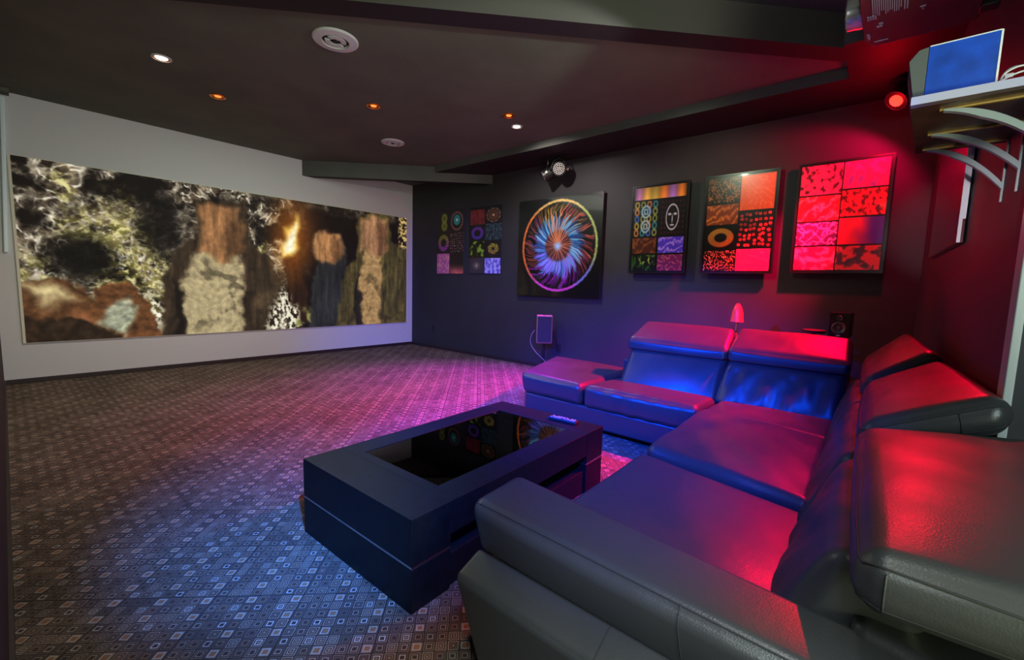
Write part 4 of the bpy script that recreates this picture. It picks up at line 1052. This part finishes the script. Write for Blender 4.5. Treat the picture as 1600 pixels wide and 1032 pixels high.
t = thing('speaker', 'small black two-cone speaker showing above the sofa back at the right', 'speaker', (5.02, .31, 0), math.radians(-4))
obj('stand', MB().lathe([(.13, 0), (.13, .015), (.02, .03), (.02, .895), (.07, .90), (.07, .912)], (0, 0, 0), (0, 0, 1), 24), M['black_metal'], t)
obj('cabinet', MB().box(-.09, .12, -.078, .078, .912, 1.134), M['black_plastic'], t, bevel=.004)
for z, r in ((1.085, .024), (.995, .056)):
    q = obj('cone', MB().lathe([(r, 0), (r, .006), (r * .88, .009), (r * .3, -.004), (r * .28, .004), (r * .1, .008)], (-.090, 0, z), (-1, 0, 0), 28), M['cone'], t); sharp(q)
obj('badge', MB().box(-.0925, -.089, -.014, .014, .921, .931), M['white_plastic'], t)

t = thing('floor_lamp', 'small red glowing shade lamp standing behind the side sofa backs', 'lamp', (4.76, 1.125, 0))
obj('base', MB().lathe([(.12, 0), (.12, .02), (.02, .03)], (0, 0, 0), (0, 0, 1), 24), M['black_metal'], t)
obj('stem', MB().lathe([(.010, .02), (.010, 1.02)], (0, 0, 0), (0, 0, 1), 12), M['lamp_stem'], t)
q = obj('lamp_shade', MB().lathe([(.060, .998), (.054, 1.05), (.046, 1.11), (.030, 1.155), (.010, 1.178)], (0, 0, 0), (0, 0, 1), 28, True), M['shade'], t); sharp(q, 60)
obj('switch', MB().lathe([(.008, 0), (.006, .02)], (-.008, 0, .9), (-1, 0, 0), 10), M['black_plastic'], t)

t = thing('side_table', 'low round table behind the side sofa with only its rim showing', 'table', (4.68, .475, 0))
obj('tabletop', MB().lathe([(.085, .955), (.09, .965), (.09, .978), (.08, .982)], (0, 0, 0), (0, 0, 1), 32), M['baseboard'], t)
obj('pedestal', MB().lathe([(.12, 0), (.12, .02), (.02, .04), (.02, .955)], (0, 0, 0), (0, 0, 1), 24), M['black_metal'], t)

# ------------------------------------------------------------------ light
def spot(name, loc, aim, power, colr, size, blend=.5, rad=.05):
    l = bpy.data.lights.new(name, 'SPOT'); l.energy = power; l.color = colr; l.spot_size = math.radians(size); l.spot_blend = blend; l.shadow_soft_size = rad
    o = bpy.data.objects.new(name, l); C.objects.link(o); o.location = loc
    o.rotation_euler = (Vector(aim) - Vector(loc)).to_track_quat('-Z', 'Y').to_euler(); return o
def area(name, loc, aim, power, colr, sx, sy):
    l = bpy.data.lights.new(name, 'AREA'); l.energy = power; l.color = colr; l.shape = 'RECTANGLE'; l.size = sx; l.size_y = sy
    o = bpy.data.objects.new(name, l); C.objects.link(o); o.location = loc
    o.rotation_euler = (Vector(aim) - Vector(loc)).to_track_quat('-Z', 'Y').to_euler(); return o
la = (LAIM - LEDP).normalized()
LP = LEDP + la * .03
spot('red_stage_light', LP, (3.8, 2.1, 0), 4000, (1, .0, .02), 64, 1.0, .045)
spot('red_stage_light_wall', LP, (5.5, 1.0, 1.7), 125, (1, .0, .07), 128, .4, .045)
spot('red_stage_light_low_wall', LP, (5.55, 1.5, .8), 2200, (1, .0, .06), 44, 1.0, .045)
spot('red_stage_light_wide', LP, (1.8, 3.4, 0), 60, (1, .0, .03), 70, 1.0, .045)
spot('red_stage_light_seats', LP, (2.2, .3, .4), 300, (1, .0, .03), 40, 1.0, .045)
l = bpy.data.lights.new('red_stage_light_glow', 'POINT'); l.energy = 8; l.color = (1, .0, .01); l.shadow_soft_size = .03
g_ = bpy.data.objects.new('red_stage_light_glow', l); C.objects.link(g_); g_.location = LEDP + la * .17
spot('violet_stage_light', (5.17, 3.99, 2.83), (3.8, 4.1, 0), 1000, (.62, .0, 1), 76, 1.0, .05)
spot('violet_stage_light_wide', (5.17, 3.99, 2.83), (3.5, 4.6, 0), 150, (.1, .0, 1), 110, 1.0, .05)
BP = (.10, -.25, 2.75)
spot('blue_stage_light', BP, (3.6, 1.8, .1), 2000, (.0, .06, 1), 48, 1.0, .05)
spot('blue_stage_light_far', BP, (5.0, 5.6, .2), 1900, (.02, .05, 1), 40, 1.0, .05)
spot('blue_stage_light_floor', BP, (1.15, 2.35, 0), 2600, (.02, .20, 1), 32, 1.0, .05)
spot('blue_stage_light_seats', BP, (1.75, .8, .4), 800, (.0, .04, 1), 32, 1.0, .05)
spot('blue_side_fill', (.0, 2.4, 2.6), (3.5, 2.3, .0), 3200, (.0, .05, 1), 56, .9, .05)  # unseen blue light added to brighten the sofa fronts
spot('ceiling_downlight', (1.05, 5.16, 3.22), (1.05, 5.16, 0), 105, (1, .82, .52), 150, .8, .05)
spot('soffit_downlight', (4.25, 3.66, 3.22), (5.2, 3.6, 1.2), 120, (1, .9, .85), 140, .8, .04)
spot('art_fill', (3.6, 1.8, 3.1), (5.5, 1.7, 2.0), 44, (.8, 1, .7), 75, .8, .05)  # added fill for the framed prints, no fitting above them
spot('projector_spill', (2.83, .32, 2.69), (2.75, 7.5, 1.75), 104, (.90, 1, .95), 62, .3, .03)
area('hall_daylight', (.5, -1.2, 1.75), (2.4, 4, 2.0), 36, (.78, .97, .95), 1.0, 1.3)
spot('upward_fill', (.6, -1.0, .9), (2.2, 3.5, 3.3), 190, (.92, 1, .56), 100, 1.0, .2)  # added upward fill for the ceiling, has no fixture
spot('alcove_fill', (.25, .35, 3.3), (.75, .55, 0), 70, (.96, 1, .98), 72, 1.0, .08)  # unseen light added over the armrest and near headrest
spot('shelf_fill', (.15, -.12, 1.5), (2.35, -.12, 1.85), 12, (.95, 1, .97), 46, .8, .03)  # added fill near the camera for shelf and brackets
spot('armrest_fill', (.06, -.10, 1.55), (.95, .35, .25), 90, (.86, 1, 1), 50, 1.0, .10)  # added fill to brighten the outer side of the armrest
spot('soffit_fill', (.30, .10, 2.2), (4.3, .75, 3.2), 40, (.95, 1, .95), 40, .9, .05)  # added fill for the soffit face and projector lens
spot('board_edge_fill', (.15, -.12, 1.5), (3.35, -.255, 1.74), 170, (.95, .92, 1), 11, .8, .03)  # narrow beam added to whiten the board edge
area('room_fill', (2.4, 5.2, 3.15), (2.4, 5.6, 0), 32, (.9, 1, .8), 2.2, 1.6)  # broad unseen fill added below the ceiling, no such fitting

w = bpy.data.worlds.new('dim_room'); bpy.context.scene.world = w; w.use_nodes = True
w.node_tree.nodes['Background'].inputs[0].default_value = (.5, .55, .6, 1); w.node_tree.nodes['Background'].inputs[1].default_value = .05

# ------------------------------------------------------------------ camera
cam = bpy.data.cameras.new('camera'); co = bpy.data.objects.new('camera', cam); C.objects.link(co)
f, yaw, pitch, roll = 680.77, .862192910, .103084893, .0286225
fw = Vector((math.sin(yaw) * math.cos(pitch), math.cos(yaw) * math.cos(pitch), -math.sin(pitch)))
r0 = Vector((math.cos(yaw), -math.sin(yaw), 0)); u0 = r0.cross(fw)
rr = r0 * math.cos(roll) + u0 * math.sin(roll); uu = -r0 * math.sin(roll) + u0 * math.cos(roll)
mw = Matrix((rr, uu, -fw)).transposed().to_4x4(); mw.translation = (0, 0, 1.3)
co.matrix_world = mw
cam.sensor_fit = 'HORIZONTAL'; cam.sensor_width = 36; cam.lens = 36 * f / 1600; cam.clip_start = .01; cam.clip_end = 60
sc = bpy.context.scene; sc.camera = co
sc.view_settings.view_transform = 'Standard'; sc.view_settings.look = 'None'; sc.view_settings.exposure = 0.0; sc.view_settings.gamma = 1.0
